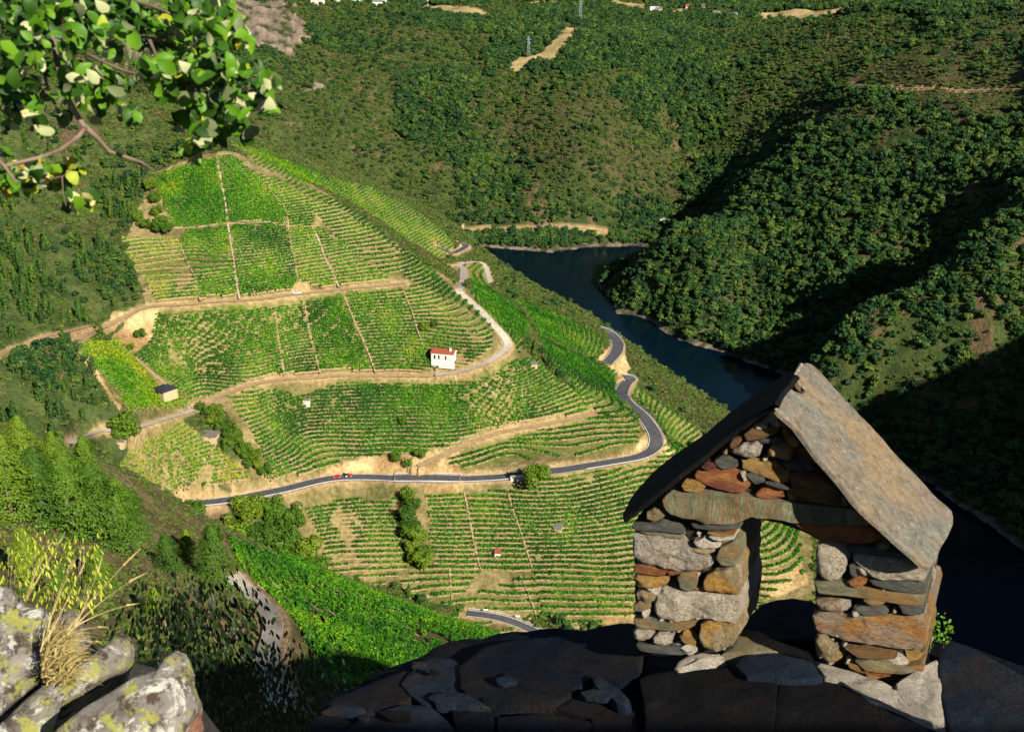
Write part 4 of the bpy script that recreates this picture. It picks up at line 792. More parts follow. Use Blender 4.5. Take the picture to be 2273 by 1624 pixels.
RP_ = [('gran',[(893,870),(905,848),(940,842),(1000,852),(1022,875),(1028,910),(1015,955),(990,1000),(955,1006),(915,990),(900,960),(895,920)]),('slt',[(1018,862),(1080,850),(1130,856),(1180,870),(1260,885),(1285,897),(1200,893),(1110,885),(1050,884)]),
 ('gran',[(1040,895),(1065,884),(1120,890),(1230,900),(1300,925),(1350,945),(1362,965),(1345,1003),(1290,1000),(1230,995),(1170,990),(1120,975),(1085,945),(1050,920)]),('slt',[(1030,935),(1050,922),(1068,940),(1075,965),(1050,988),(1034,975)]),('gran',[(1062,945),(1080,933),(1100,945),(1114,972),(1100,985),(1080,980)]),('rust',[(1030,1000),(1060,985),(1110,985),(1102,1008),(1060,1022),(1038,1015)]),
 ('slt',[(1118,995),(1150,987),(1230,1002),(1345,1005),(1355,1030),(1350,1052),(1270,1048),(1200,1034),(1130,1014)]),('grn',[(885,1010),(940,1002),(1000,1008),(1080,1024),(1180,1040),(1345,1058),(1352,1080),(1345,1102),(1260,1098),(1180,1084),(1080,1072),(1000,1058),(900,1052)]),('grg',[(893,1090),(940,1080),(1000,1086),(1040,1100),(1030,1122),(980,1128),(900,1120)]),
 ('slt',[(1050,1104),(1100,1098),(1170,1110),(1202,1136),(1140,1142),(1080,1138)]),('slt',[(1240,1104),(1290,1100),(1342,1106),(1348,1136),(1300,1142),(1250,1132)]),('wht',[(1045,1120),(1065,1115),(1080,1135),(1060,1145),(1045,1138)]),('grn',[(1095,1078),(1140,1072),(1190,1085),(1160,1098),(1110,1094)]),
 ('mix',[(882,1145),(905,1130),(960,1128),(1060,1138),(1200,1150),(1300,1155),(1350,1168),(1358,1205),(1348,1262),(1335,1288),(1260,1284),(1180,1272),(1080,1256),(1000,1240),(930,1225),(890,1205)]),('yel',[(885,1240),(905,1222),(930,1222),(955,1250),(985,1275),(1008,1298),(1005,1325),(975,1340),(935,1335),(900,1315),(886,1280)]),
 ('mar',[(1020,1275),(1080,1272),(1150,1282),(1215,1300),(1232,1312),(1150,1320),(1070,1308)]),('grn',[(1060,1330),(1110,1320),(1180,1326),(1260,1345),(1340,1335),(1345,1370),(1290,1385),(1200,1378),(1100,1366)]),('och',[(1022,1340),(1060,1342),(1120,1362),(1200,1385),(1150,1390),(1080,1378),(1030,1362)]),('och',[(1100,1385),(1180,1385),(1260,1402),(1335,1415),(1330,1438),(1260,1434),(1180,1418),(1110,1404)]),
 ('yel',[(1140,858),(1165,840),(1190,836),(1212,850),(1195,866),(1160,872)]),('yel',[(1252,852),(1270,862),(1288,884),(1265,880)]),('wht',[(1195,1322),(1230,1318),(1270,1340),(1285,1352),(1240,1350),(1205,1340)]),('gran',[(1150,1425),(1200,1422),(1230,1440),(1200,1452),(1160,1445)]),('wht',[(1240,1438),(1330,1445),(1335,1490),(1280,1480),(1240,1460)])]
LIN = [('lint',[(255,662),(270,640),(290,628),(350,634),(400,628),(450,628),(520,638),(600,645),(660,655),(730,664),(790,670),(850,680),(900,688),(960,690),(1020,692),(1080,706),(1130,728),(1160,752),(1150,765),(1080,765),(1000,762),(900,762),(805,757),(770,745),(720,740),(650,737),(620,728),(600,742),(560,760),(500,762),(430,757),(380,742),(330,737),(285,722),(262,700)]),
       ('rust',[(803,764),(850,762),(930,768),(1000,768),(1080,770),(1150,772),(1185,785),(1196,800),(1185,822),(1150,832),(1100,846),(1060,852),(1000,850),(960,848),(920,838),(885,828),(840,792)])]
def part(name, core, stones, coredep=DEP, side=True):
    P = face_pts('B', core, -.030); root = chain(slab_mesh(name, loc(P), BN, coredep - .06, .010, .004, .006, .015), 'core', name, bel)
    for q, (m, pts) in enumerate(stones):
        Q = face_pts('B', pts); ext = max(x for x, y in pts); mn = min(x for x, y in pts); small = (ext - mn) < 60
        d = .05 if small else .10
        if (name == 'pillar' and (ext > 1325 or (ext > 545 and ext < 700) or mn < 145)) or name == 'lintel': d = DEP * random.uniform(.8, 1.0)
        if name == 'pillar' and ext > 1325 and not small: d = DEP
        rr_ = .012 if m in ('gran', 'grg', 'yel', 'wht', 'mix') else .0065
        s = chain(slab_mesh('stone', loc(Q), BN, d, rr_, .005 if m in ('gran','yel','grg') else .001, .008 if m in ('gran','yel','grg') else .0035, .0075, 0, random.uniform(-.004, .008), q * 1.3), m, 'stone' if m != 'wht' else 'mortar', root)
    return root
part('gable', [(180,752),(300,640),(440,515),(600,400),(735,292),(900,470),(1050,640),(1200,820),(1000,800),(900,750),(600,742)], GS_)
lp = part('pillar', [(142,762),(300,755),(560,755),(556,900),(560,1100),(555,1290),(300,1296),(140,1290)], LP_)
rp = part('pillar', [(895,840),(1150,835),(1290,890),(1345,950),(1340,1200),(1330,1500),(1230,1460),(1050,1390),(890,1320)], RP_)
ln = part('lintel', [(280,735),(290,650),(500,645),(900,700),(1100,740),(1170,800),(1000,830),(880,810),(800,760),(600,738)], LIN)
rm_ = random.Random(5)
for root, (xa, xb), (ya, yb), n_ in ((lp, (150, 545), (790, 1290), 46), (rp, (900, 1330), (860, 1400), 46)):
    for q in range(n_):
        x, y = rm_.uniform(xa, xb), rm_.uniform(ya, yb); r = rm_.uniform(6, 17); Q = face_pts('B', [(x + r * rm_.uniform(.7, 1.5) * math.cos(a), y + r * rm_.uniform(.5, .9) * math.sin(a)) for a in [k * 6.283 / 7 + rm_.uniform(-.3, .3) for k in range(7)]])
        chain(slab_mesh('mortar', loc(Q), BN, .05, .006, .002, .004, .006, 0, rm_.uniform(-.014, -.003), q * .7), rm_.choice(['wht', 'wht', 'yel', 'gran']), 'mortar', root)
# stones and mortar on the side faces of both pillars
SDP = BR
for x0, rows_, root in ((560, [(770,830,'grn'),(835,930,'och'),(940,1050,'yel'),(1060,1120,'gran'),(1125,1180,'gran'),(1185,1280,'yel')], lp), (1345, [(870,940,'wht'),(945,1010,'grn'),(1015,1095,'grn'),(1100,1160,'gran'),(1165,1290,'yel'),(1295,1380,'och'),(1385,1500,'wht')], rp)):
    for q, (ya, yb, m) in enumerate(rows_):
        for (fa, fb) in ((0.06, random.uniform(.4, .6)), (random.uniform(.45, .6), 1.0)):
            c0 = onplane(*px('B', [(x0, ya)])[0], BP, BN) - BL; c1 = onplane(*px('B', [(x0, yb)])[0], BP, BN) - BL; B0 = BN * DEP
            pts = [c0 - B0 * fa, c0 - B0 * (fa * .5 + fb * .5) + UPV * .004, c0 - B0 * fb, c1 - B0 * fb, c1 - B0 * (fa + fb) / 2 - UPV * .004, c1 - B0 * fa]
            chain(slab_mesh('stone', pts, BR, .03, .012, .002, .005, .009, 0, random.uniform(-.012, -.002), q + 7.), m if fa < .1 else random.choice([m, 'grn', 'grg']), 'stone', root)
# the two sloping slabs
def slope_plane(pa, pb, off):
    A = onplane(*px('B', [pa])[0], BP + BN * off, BN); B_ = onplane(*px('B', [pb])[0], BP + BN * off, BN); e = (B_ - A) / np.linalg.norm(B_ - A); N = np.cross(e, -BN); N *= np.sign(N[2]); return A, N / np.linalg.norm(N)
A_, N_ = slope_plane((735, 290), (1372, 935), .05)
P = [onplane(u, v, A_, N_) for u, v in px('B', [(833,97),(858,90),(880,97),(905,120),(960,180),(1030,255),(1100,330),(1160,392),(1200,440),(1250,495),(1300,545),(1350,598),(1400,652),(1462,708),(1468,735),(1466,765),(1440,820),(1415,860),(1400,905),(1375,938),(1350,935),(1310,900),(1280,872),(1240,838),(1200,803),(1120,730),(1060,668),(1000,590),(940,520),(900,478),(870,435),(850,408),(815,360),(780,330),(737,292),(733,260),(742,222),(768,186),(800,206),(838,218),(852,205),(832,190),(812,160),(826,130)])]
chain(slab_mesh('roof_slab', loc(P), N_, .013, .0016, .002, .003, .012, 0), 'slab', 'roof_slab', bel)
A2_, N2_ = slope_plane((95, 742), (748, 208), .05)
P = [onplane(u, v, A2_, N2_) for u, v in px('B', [(95,742),(90,720),(120,660),(150,620),(220,545),(300,478),(370,430),(440,385),(520,315),(600,252),(665,205),(720,170),(745,150),(790,125),(815,140),(788,176),(752,215),(728,262),(705,268),(640,312),(560,370),(440,468),(300,580),(180,678)])]
chain(slab_mesh('roof_slab', loc(P), N2_, .012, .002, .002, .004, .012, 0), 'slab_shade', 'roof_slab', bel)
# ridge mortar strip
bm = bmesh.new(); tube(bm, [Vector(onplane(u, v, A_ + N_ * .004, N_) - BL) for u, v in px('B', [(833,100),(815,135),(795,165),(765,190),(745,225),(733,262),(730,288)])], [.006, .005, .004, .007, .006, .006, .004], 7); bmobj('ridge_mortar', bm, ST['wht'], bel, True)
# ------------------------------------------------------------------ the slate roof it stands on
RN = np.array([-.22, .12, .97]); RN /= np.linalg.norm(RN); RP0 = onplane(*px('B', [(1000, 1370)])[0], BP, BN) - UPV * .02
def roof_pts(c, pts, h=0.0): return [onplane(u, v, RP0 + RN * h, RN) for u, v in px(c, pts)]
rfo = empty('slate_roof', tuple(RP0)); tag(rfo, 'dark roof of large rough slates in shadow, carrying the stone belfry', 'roof')
def rloc(P): return [tuple(np.array(p) - RP0) for p in P]
ST['rs1'] = smat('roof_slate_shade', [(.0015,.003,.006),(.004,.008,.015),(.009,.014,.023)], 6, .8, .012, .07, stain=(.014,.012,.012)); ST['rs2'] = smat('roof_slate_skylight', [(.005,.010,.019),(.011,.019,.032),(.026,.035,.047)], 7, .75, .012, .10, stain=(.026,.022,.022)); ST['rs3'] = smat('roof_slate_brown', [(.003,.004,.005),(.008,.008,.009),(.017,.014,.012)], 7, .8, .012, .07)  # deep shade and blue skylight are put into the slate colours
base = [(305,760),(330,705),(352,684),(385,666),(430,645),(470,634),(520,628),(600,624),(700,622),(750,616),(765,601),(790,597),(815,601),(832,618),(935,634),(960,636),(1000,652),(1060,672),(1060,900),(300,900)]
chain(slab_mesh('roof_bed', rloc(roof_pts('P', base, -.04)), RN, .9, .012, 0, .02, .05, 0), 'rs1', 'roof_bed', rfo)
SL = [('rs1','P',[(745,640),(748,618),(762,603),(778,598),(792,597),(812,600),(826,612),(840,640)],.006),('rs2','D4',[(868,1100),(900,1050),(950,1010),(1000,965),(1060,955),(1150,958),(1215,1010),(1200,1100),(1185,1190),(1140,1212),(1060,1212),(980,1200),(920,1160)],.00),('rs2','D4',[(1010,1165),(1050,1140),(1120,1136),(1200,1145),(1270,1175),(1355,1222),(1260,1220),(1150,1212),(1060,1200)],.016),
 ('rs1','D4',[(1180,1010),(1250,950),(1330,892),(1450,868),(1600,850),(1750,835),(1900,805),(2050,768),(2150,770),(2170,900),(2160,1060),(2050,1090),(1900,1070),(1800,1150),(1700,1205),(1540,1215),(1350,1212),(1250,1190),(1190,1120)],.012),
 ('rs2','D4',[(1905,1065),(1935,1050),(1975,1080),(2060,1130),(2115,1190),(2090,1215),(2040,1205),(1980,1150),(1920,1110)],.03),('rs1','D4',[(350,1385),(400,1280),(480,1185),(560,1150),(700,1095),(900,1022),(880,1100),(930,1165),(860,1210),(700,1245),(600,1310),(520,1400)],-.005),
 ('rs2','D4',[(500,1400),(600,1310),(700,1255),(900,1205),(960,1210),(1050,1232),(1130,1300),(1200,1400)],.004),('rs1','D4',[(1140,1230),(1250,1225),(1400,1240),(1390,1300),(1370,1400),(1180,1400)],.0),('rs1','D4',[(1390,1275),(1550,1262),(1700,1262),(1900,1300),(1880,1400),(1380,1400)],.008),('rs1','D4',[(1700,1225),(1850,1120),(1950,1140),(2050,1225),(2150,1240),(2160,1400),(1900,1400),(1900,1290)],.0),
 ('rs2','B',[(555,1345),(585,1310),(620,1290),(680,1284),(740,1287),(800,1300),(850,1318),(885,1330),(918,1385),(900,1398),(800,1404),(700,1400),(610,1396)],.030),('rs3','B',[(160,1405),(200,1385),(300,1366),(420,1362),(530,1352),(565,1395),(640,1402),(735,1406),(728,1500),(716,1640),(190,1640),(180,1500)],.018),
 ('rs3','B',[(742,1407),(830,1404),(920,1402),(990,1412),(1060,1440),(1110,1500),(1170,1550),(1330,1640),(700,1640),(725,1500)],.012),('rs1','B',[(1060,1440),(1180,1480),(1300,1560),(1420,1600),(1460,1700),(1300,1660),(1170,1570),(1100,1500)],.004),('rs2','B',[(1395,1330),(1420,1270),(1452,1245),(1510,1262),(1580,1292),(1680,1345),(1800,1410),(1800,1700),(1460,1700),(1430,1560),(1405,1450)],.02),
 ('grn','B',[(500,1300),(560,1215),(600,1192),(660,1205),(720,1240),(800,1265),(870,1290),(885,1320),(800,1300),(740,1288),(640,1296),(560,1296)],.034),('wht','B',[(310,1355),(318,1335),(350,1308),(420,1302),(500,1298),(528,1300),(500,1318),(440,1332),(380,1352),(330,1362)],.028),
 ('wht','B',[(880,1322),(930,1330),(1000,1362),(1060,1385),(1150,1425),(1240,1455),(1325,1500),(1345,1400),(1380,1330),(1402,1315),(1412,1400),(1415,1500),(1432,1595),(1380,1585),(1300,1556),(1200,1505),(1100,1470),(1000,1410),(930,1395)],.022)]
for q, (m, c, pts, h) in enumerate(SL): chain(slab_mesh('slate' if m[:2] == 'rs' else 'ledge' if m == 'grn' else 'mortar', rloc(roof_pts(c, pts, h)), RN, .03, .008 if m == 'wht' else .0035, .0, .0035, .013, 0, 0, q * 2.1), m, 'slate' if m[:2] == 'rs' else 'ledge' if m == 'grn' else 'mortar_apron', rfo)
rs_ = random.Random(9)
for q in range(11):
    x, y = rs_.choice([(rs_.uniform(880, 2100), rs_.uniform(900, 1340)), (rs_.uniform(300, 900), rs_.uniform(1200, 1350))]); u0, v0 = px('D4', [(x, y)])[0]
    if v0 < 645 + max(0, 430 - u0) * .5: continue
    r = rs_.uniform(4, 16); a0 = rs_.uniform(0, 3.14); pts = [(u0 + r * rs_.uniform(.6, 1.3) * math.cos(a) * 1.5, v0 + r * rs_.uniform(.4, .9) * math.sin(a) * .6) for a in [a0 + k * 6.283 / 6 + rs_.uniform(-.3, .3) for k in range(6)]]
    tl = RN + np.array([rs_.uniform(-.12, .12), rs_.uniform(-.12, .12), 0]); tl /= np.linalg.norm(tl); P0_ = onplane(u0, v0, RP0 + RN * rs_.uniform(.02, .035), RN)
    chain(slab_mesh('slate', rloc([onplane(u, v, P0_, tl) for u, v in pts]), tl, .012, .003, 0, .002, .009, 0, 0, q * 1.9), rs_.choice(['rs1', 'rs2', 'rs2', 'rs3']), 'slate', rfo)
# unseen block added behind the camera to throw shade over the roof
par = bmesh.new(); box(par, (3.87, -1.2, CZ - 1.47), (5.0, .4, 4.1)); po = bmobj('shade_block', par, M['drystone']); tag(po, 'unseen block added behind the viewpoint to shade the slate roof', 'wall')
# ------------------------------------------------------------------ lichen rocks at lower left
t = NT('lichen_rock', .92, .2); p = t.pos(); c = t.ramp(t.noise(p, 16, 8, .75, .5), [(.3, (.10,.085,.07)), (.5, (.26,.235,.20)), (.68, (.42,.38,.32))])
c = t.mix(t.ramp(t.noise(p, 42, 8, .78, .4), [(.50, 0.0), (.57, 1.0)]), c, (.085,.062,.045))
c = t.mix(t.ramp(t.noise(p, 32.0, 8, .78, .6), [(.525, 0.0), (.565, 1.0)]), c, (.62,.62,.54))
yl = t.n('Mapping'); yl.inputs['Location'].default_value = (5, 3, 8); t.l(p, yl.inputs[0]); c = t.mix(t.ramp(t.noise(yl.outputs[0], 30, 8, .78, .5), [(.53, 0.0), (.57, 1.0)]), c, (.38,.38,.09))
t.col(c); t.bump(t.noise(p, 40, 8, .8), 1.0, .014); ST['lich'] = t.m
ST['redrock'] = smat('reddish_rock', [(.16,.06,.04),(.30,.13,.08),(.20,.15,.11)], 9, .9, .01); ST['greyrock'] = smat('grey_rock', [(.12,.13,.12),(.22,.23,.21),(.30,.30,.27)], 9, .9, .01)
def rock(mat, pts, D, N, depth, lab, seed, soft=1, bulge=.010):
    u = sum(a for a, b in px('L3', pts)) / len(pts); v = sum(b for a, b in px('L3', pts)) / len(pts); P0 = CAM + ray(u, v) * D
    P = [onplane(a, b, P0, np.array(N)) - P0 for a, b in px('L3', pts)]; o = link('rock', slab_mesh('rock', P, N, depth, .010, bulge, .010, .012, 0, 0, seed), ST[mat]); o.location = tuple(P0)
    if lab: tag(o, lab, 'rock', 'lichen rocks at the viewpoint')
    return o
rock('lich', [(-60,500),(20,508),(62,512),(95,560),(132,610),(130,650),(200,652),(290,662),(312,705),(310,760),(290,850),(255,1080),(120,1200),(-60,1340)], 1.55, (.25,-.62,.74), .10, 'broad grey and yellow lichen rock at the left edge of the picture', 1)
rock('lich', [(318,740),(345,705),(430,672),(480,690),(520,750),(560,800),(575,880),(520,960),(420,1010),(350,1080),(270,1120),(290,950)], 1.62, (.2,-.65,.73), .09, 'rounded lichen rock behind the dry grass tuft', 2)
rock('lich', [(-60,1430),(0,1390),(120,1270),(250,1155),(360,1125),(480,1040),(600,950),(690,880),(760,828),(800,822),(825,860),(858,905),(862,960),(838,1030),(740,1085),(620,1145),(500,1212),(400,1262),(335,1300),(322,1380),(320,1560),(-60,1560)], 1.5, (.3,-.60,.74), .10, 'long narrow lichen rock pointing right, between two dark clefts', 3)
rock('lich', [(322,1440),(440,1350),(560,1272),(700,1190),(830,1112),(930,1080),(1012,1050),(1040,985),(1085,945),(1130,935),(1172,960),(1200,1020),(1218,1085),(1222,1180),(1262,1220),(1292,1275),(1240,1350),(1200,1420),(1180,1560),(322,1560)], 1.4, (.25,-.62,.74), .12, 'large mottled lichen rock at the bottom, nearest to the roof', 4)
rock('redrock', [(1292,1270),(1300,1330),(1290,1470),(1285,1560),(1160,1560),(1185,1440),(1240,1350)], 1.42, (.75,-.50,.43), .10, 'reddish broken rock face at the end of the bottom rock', 5)
rock('greyrock', [(-40,1330),(60,1250),(160,1170),(258,1090),(310,760),(300,900),(262,1110),(250,1160),(120,1270),(0,1390),(-40,1420)], 1.62, (.5,-.6,.6), .08, 'smooth grey rock side below the broad left rock', 6)
rock('slab_shade_', [(-60,1000),(300,1000),(700,1000),(1060,1020),(1240,1200),(1290,1560),(-60,1560)], 2.05, (.1,-.70,.70), .25, 'rock bed coloured dark as the shade in the clefts between the lichen rocks', 7) if False else None
ST['bed'] = smat('rock_cleft_shade', [(.02,.018,.015),(.05,.045,.035),(.09,.08,.06)], 8, .95, .01)  # bed coloured dark to act as shade between the rocks
rock('bed', [(-60,1100),(200,1020),(500,960),(800,1000),(1050,1060),(1200,1200),(1240,1560),(-60,1560)], 1.9, (.1,-.70,.70), 1.6, 'rock bed coloured dark as the shade in the clefts between the lichen rocks', 7)
# ------------------------------------------------------------------ dry grass
def blade(bm, P, w0, n=7):
    P = [Vector(p) for p in P]; pts = []
    for i in range(n + 1):
        t_ = i / n; pts.append((1 - t_) ** 2 * P[0] + 2 * t_ * (1 - t_) * P[1] + t_ * t_ * P[2])
    prev = None
    for i, p in enumerate(pts):
        d = (pts[min(i + 1, n)] - pts[max(i - 1, 0)]).normalized(); s = d.cross(p - Vector((0, 0, 0)) if False else Vector((.2, -.9, .5))).normalized() * w0 * (1 - .85 * i / n); cur = (bm.verts.new(p - s), bm.verts.new(p + s))
        if prev: bm.faces.new((prev[0], prev[1], cur[1], cur[0]))
        prev = cur
def l3(x, y, D): u, v = px('L3', [(x, y)])[0]; return Vector(CAM + ray(u, v) * D)
M['drygrass'] = simple('dry_grass', (.22,.16,.05), (.48,.38,.15), 20, .8, obj=False); M['grassgreen'] = simple('green_grass', (.20,.26,.03), (.34,.36,.06), 20, .7, obj=False)
bm = bmesh.new(); rg2 = random.Random(4)
for i in range(560):
    bx, by = rg2.uniform(255, 420), rg2.uniform(900, 1180); a = rg2.uniform(-.35, 1.45); L = rg2.uniform(100, 330) * (1.0 if a > .2 else .8); ex_, ey = bx + L * math.cos(a) * (.9), by - L * math.sin(a); D = rg2.uniform(1.42, 1.6)
    blade(bm, [l3(bx, by, D), l3((bx + ex_) / 2 - 10, (by + ey) / 2 - L * .14, D + rg2.uniform(-.03, .05)), l3(ex_, ey + L * .18, D + rg2.uniform(-.05, .12))], rg2.uniform(.0004, .0009))
tag(bmobj('dry_grass_tuft', bm, M['drygrass']), 'tuft of pale dry grass growing between the lichen rocks', 'grass', kind='stuff')
bm = bmesh.new()
for (x, y, mx, my, ex_, ey) in [(330,950,560,620,895,295),(380,900,600,620,935,450),(470,790,560,640,648,345),(420,830,640,680,885,648),(330,720,400,520,485,355),(160,640,230,400,345,240),(175,610,300,380,412,205),(330,900,480,790,692,800),(300,880,420,640,545,370),(350,930,500,850,660,905),(300,820,360,560,470,360),(520,1220,540,1240,570,1270)]:
    blade(bm, [l3(x, y, 1.5), l3(mx, my, 1.5), l3(ex_, ey, 1.58)], .0007, 12)
    blade(bm, [l3(ex_ - (ex_ - mx) * .35, ey - (ey - my) * .35, 1.56), l3(ex_ - (ex_ - mx) * .15, ey - (ey - my) * .15, 1.565), l3(ex_, ey, 1.58)], .0010, 5)
tag(bmobj('tall_grass_stems', bm, M['drygrass']), 'long thin yellow grass stems rising from the lichen rocks', 'grass', kind='stuff')
# ------------------------------------------------------------------ leaves
def leaf(bm, c, d, nrm, L, w, curl=.15, shape=0, mi=0):
    """one leaf: 2 x 5 faces, pointed or round, folded along its rib"""
    d = d.normalized(); s = d.cross(nrm).normalized(); nrm = s.cross(d).normalized(); prof = [(0, .12), (.22, .75), (.5, 1.0), (.78, .72), (1, .04)] if shape == 0 else [(0, .10), (.2, .62), (.45, 1.0), (.75, .95), (1, .25)]
    rows = []
    for t_, k in prof:
        mid = c + d * (t_ * L) - nrm * (curl * L * (t_ - .4) ** 2 * 1.6); jj = random.uniform(.88, 1.1)
        rows.append((bm.verts.new(mid - s * (w * k * jj) + nrm * (w * k * .28)), bm.verts.new(mid), bm.verts.new(mid + s * (w * k * jj) + nrm * (w * k * .28))))
    for a, b in zip(rows, rows[1:]):
        for q in (0, 1):
            f = bm.faces.new((a[q], a[q + 1], b[q + 1], b[q])); f.smooth = True; f.material_index = mi
def leafm(name, cols, back, rough=.5, spec=.25, trans=.22, scale=14.):
    t = NT(name, rough, spec); p = t.pos(); c = t.ramp(t.noise(p, scale, 2, .5), [(.25 + .5 * i / (len(cols) - 1), k) for i, k in enumerate(cols)]); c = t.mix(t.n('NewGeometry').outputs['Backfacing'], c, back); t.col(c)
    tr = t.n('BsdfTranslucent'); t.l(c, tr.inputs[0]); ms = t.n('MixShader'); ms.inputs[0].default_value = trans; t.l(t.b.outputs[0], ms.inputs[1]); t.l(tr.outputs[0], ms.inputs[2]); t.l(ms.outputs[0], t.o.inputs[0]); return t.m
M['oak1'] = leafm('oak_leaf', [(.035,.115,.004), (.075,.19,.006), (.13,.26,.010)], (.36,.38,.18)); M['oak2'] = leafm('oak_leaf_yellowing', [(.12,.26,.008), (.28,.34,.012), (.36,.24,.015)], (.50,.45,.15)); M['oak_shade'] = leafm('oak_leaf_shade', [(.008,.030,.003), (.02,.065,.004), (.045,.12,.006)], (.12,.15,.06))  # darkest leaf colour stands in for black shadow within the branch
M['twig'] = simple('oak_twig', (.09,.06,.045), (.20,.14,.10), 20, .85, obj=False)
def t2(x, y, D): u, v = px('T2', [(x, y)])[0]; return Vector(CAM + ray(u, v) * D)
obr = empty('oak_branch', tuple(t2(0, 0, 1.3))); tag(obr, 'leafy evergreen oak branch hanging into the top left corner', 'branch'); OL = Vector(obr.location)
TW = [([(365,-60),(372,60),(375,150),(380,280),(405,430),(440,600),(500,740),(555,830),(605,905)], .0075, .0058, 1.3, 1.25), ([(605,905),(560,965),(430,1060),(300,1112),(100,1160),(-30,1190)], .0052, .0035, 1.25, 1.2), ([(600,895),(690,975),(770,1070),(880,1110),(1005,1150),(1110,1225),(1195,1300)], .0058, .0016, 1.25, 1.35),
      ([(575,365),(680,410),(760,450),(880,500),(975,525),(1130,560),(1310,650)], .0040, .0022, 1.34, 1.30), ([(860,-30),(1000,20),(1100,50),(1185,85),(1300,140),(1470,180)], .0045, .002, 1.3, 1.25), ([(1060,280),(1100,370),(1132,462),(1200,520)], .0040, .0018, 1.28, 1.3), ([(-20,1120),(40,1190),(125,1305)], .0042, .003, 1.2, 1.2),
      ([(-40,120),(150,170),(360,150),(600,140),(800,200),(1000,260),(1250,300),(1400,290)], .0085, .0025, 1.4, 1.35), ([(1310,650),(1480,570),(1650,600),(1800,640),(1900,700)], .002, .0012, 1.3, 1.3), ([(1310,650),(1400,780),(1500,920),(1520,1000)], .002, .001, 1.3, 1.3), ([(200,-20),(260,200),(300,450),(340,640),(420,800)], .006, .003, 1.42, 1.4), ([(440,1250),(450,1380),(470,1460)], .0015,.001,1.2,1.2), ([(100,1160),(300,1280),(450,1250),(560,1150)], .002, .001, 1.2, 1.2)]
bm = bmesh.new()
for pts, r0, r1, D0, D1 in TW:
    n = len(pts); tube(bm, [t2(x, y, D0 + (D1 - D0) * i / (n - 1)) - OL for i, (x, y) in enumerate(pts)], [(r0 + (r1 - r0) * i / (n - 1)) * .48 for i in range(n)], 7)
bmobj('twigs', bm, M['twig'], obr, True)
# leaf sprays: (x, y, radius, count)
SP = [(60,60,150,16),(250,60,150,18),(450,60,130,16),(640,60,130,16),(820,60,130,16),(980,80,120,14),(1180,60,130,14),(1350,60,130,18),(1500,60,130,18),(1620,110,110,14),(60,260,150,16),(240,280,120,12),(480,280,110,10),(640,220,120,12),(820,260,140,12),(1100,220,120,14),(1300,240,120,16),(1480,270,120,16),(1650,250,100,10),(1730,300,70,6),
      (100,480,150,14),(260,470,90,8),(490,450,90,7),(1080,480,110,12),(1250,480,110,14),(1400,480,110,14),(1560,470,110,14),(1700,520,110,10),(1830,540,90,8),(1930,590,60,5),(60,650,110,8),(240,660,110,9),(280,800,80,7),(120,800,60,5),(560,560,110,9),(680,560,100,9),(640,700,90,7),(760,650,90,8),(860,620,80,7),(880,800,60,6),(700,800,60,4),(520,620,60,5),
      (1150,640,100,10),(1330,640,120,16),(1420,720,120,14),(1560,640,110,12),(1680,700,90,8),(1280,870,70,7),(1400,820,90,8),(1560,800,80,8),(1700,820,60,5),(1860,720,90,8),(1960,740,50,4),(1830,640,70,5),(1650,900,70,6),(1760,960,40,3),(1430,950,90,9),(1380,1060,50,6),(1520,980,70,7),(1380,1120,30,2),(270,900,60,4),(460,820,30,3),(60,900,40,3),(400,680,60,4),(940,820,40,3),
      (60,1230,80,6),(170,1180,50,4),(300,1200,80,7),(470,1200,70,5),(550,1170,60,5),(40,1330,70,6),(230,1320,50,5),(420,1300,70,6),(560,1400,80,7),(460,1440,40,3),(630,1420,40,3),(20,1070,50,3),(340,930,30,2),(1130,180,60,6),(1000,330,50,4),(940,280,40,3)]
bm = bmesh.new(); rl = random.Random(21)
for (x, y, r, n) in SP:
    D = rl.uniform(1.2, 1.42); cen = t2(x, y, D) - OL
    for k in range(int(n * 2.1)):
        a = rl.uniform(0, 6.283); q = r * math.sqrt(rl.random()); p = t2(x + q * math.cos(a), y + q * math.sin(a), D + rl.uniform(-.05, .05)) - OL
        d = (Vector((rl.gauss(0, 1), rl.gauss(0, .7), rl.gauss(-.25, 1))) + (p - cen) * 12); nn = Vector((rl.gauss(.3, .6), rl.gauss(-.75, .6), rl.gauss(.6, .55)))
        if rl.random() < .22: nn = -nn
        L = rl.uniform(.012, .022); mi = 0 if rl.random() < .52 else 2
        if (y > 1100 and rl.random() < .45) or rl.random() < .025: mi = 1
        leaf(bm, p - d.normalized() * L * .5, d, nn, L, L * rl.uniform(.25, .36), rl.uniform(.05, .5), 1, mi)
bmobj('leaves', bm, [M['oak1'], M['oak2'], M['oak_shade']], obr)
# chestnut sprays hanging below, shade put into their dark leaf colour; and sunlit yellow green sprays at left
M['chestnut'] = leafm('chestnut_leaf_shade', [(.003,.009,.002), (.007,.018,.003), (.016,.032,.005)], (.010,.02,.005), .5, .3, .1, 2.); M['sunspray'] = leafm('sunlit_narrow_leaf', [(.26,.36,.02), (.42,.48,.04), (.34,.30,.03)], (.40,.42,.10), .6, .2, .3, 8.)
def spray(bm, x, y, D, n, Lr, wr, mi=0):
    c = l3(x, y, D)
    for k in range(n):
        a = rl.uniform(0, 6.283); p = c + Vector((math.cos(a) * .05, rl.uniform(-.08, .08), math.sin(a) * .04)) * D * (.5 if mi == 0 else .24); L = rl.uniform(*Lr)
        d = Vector((math.cos(a) * .6, rl.uniform(-.5, .5), -1.0 - rl.random())); leaf(bm, p, d, Vector((rl.gauss(0, .6), -.6 + rl.gauss(0, .5), .6)), L, L * wr, rl.uniform(0, .4), 0, 0)
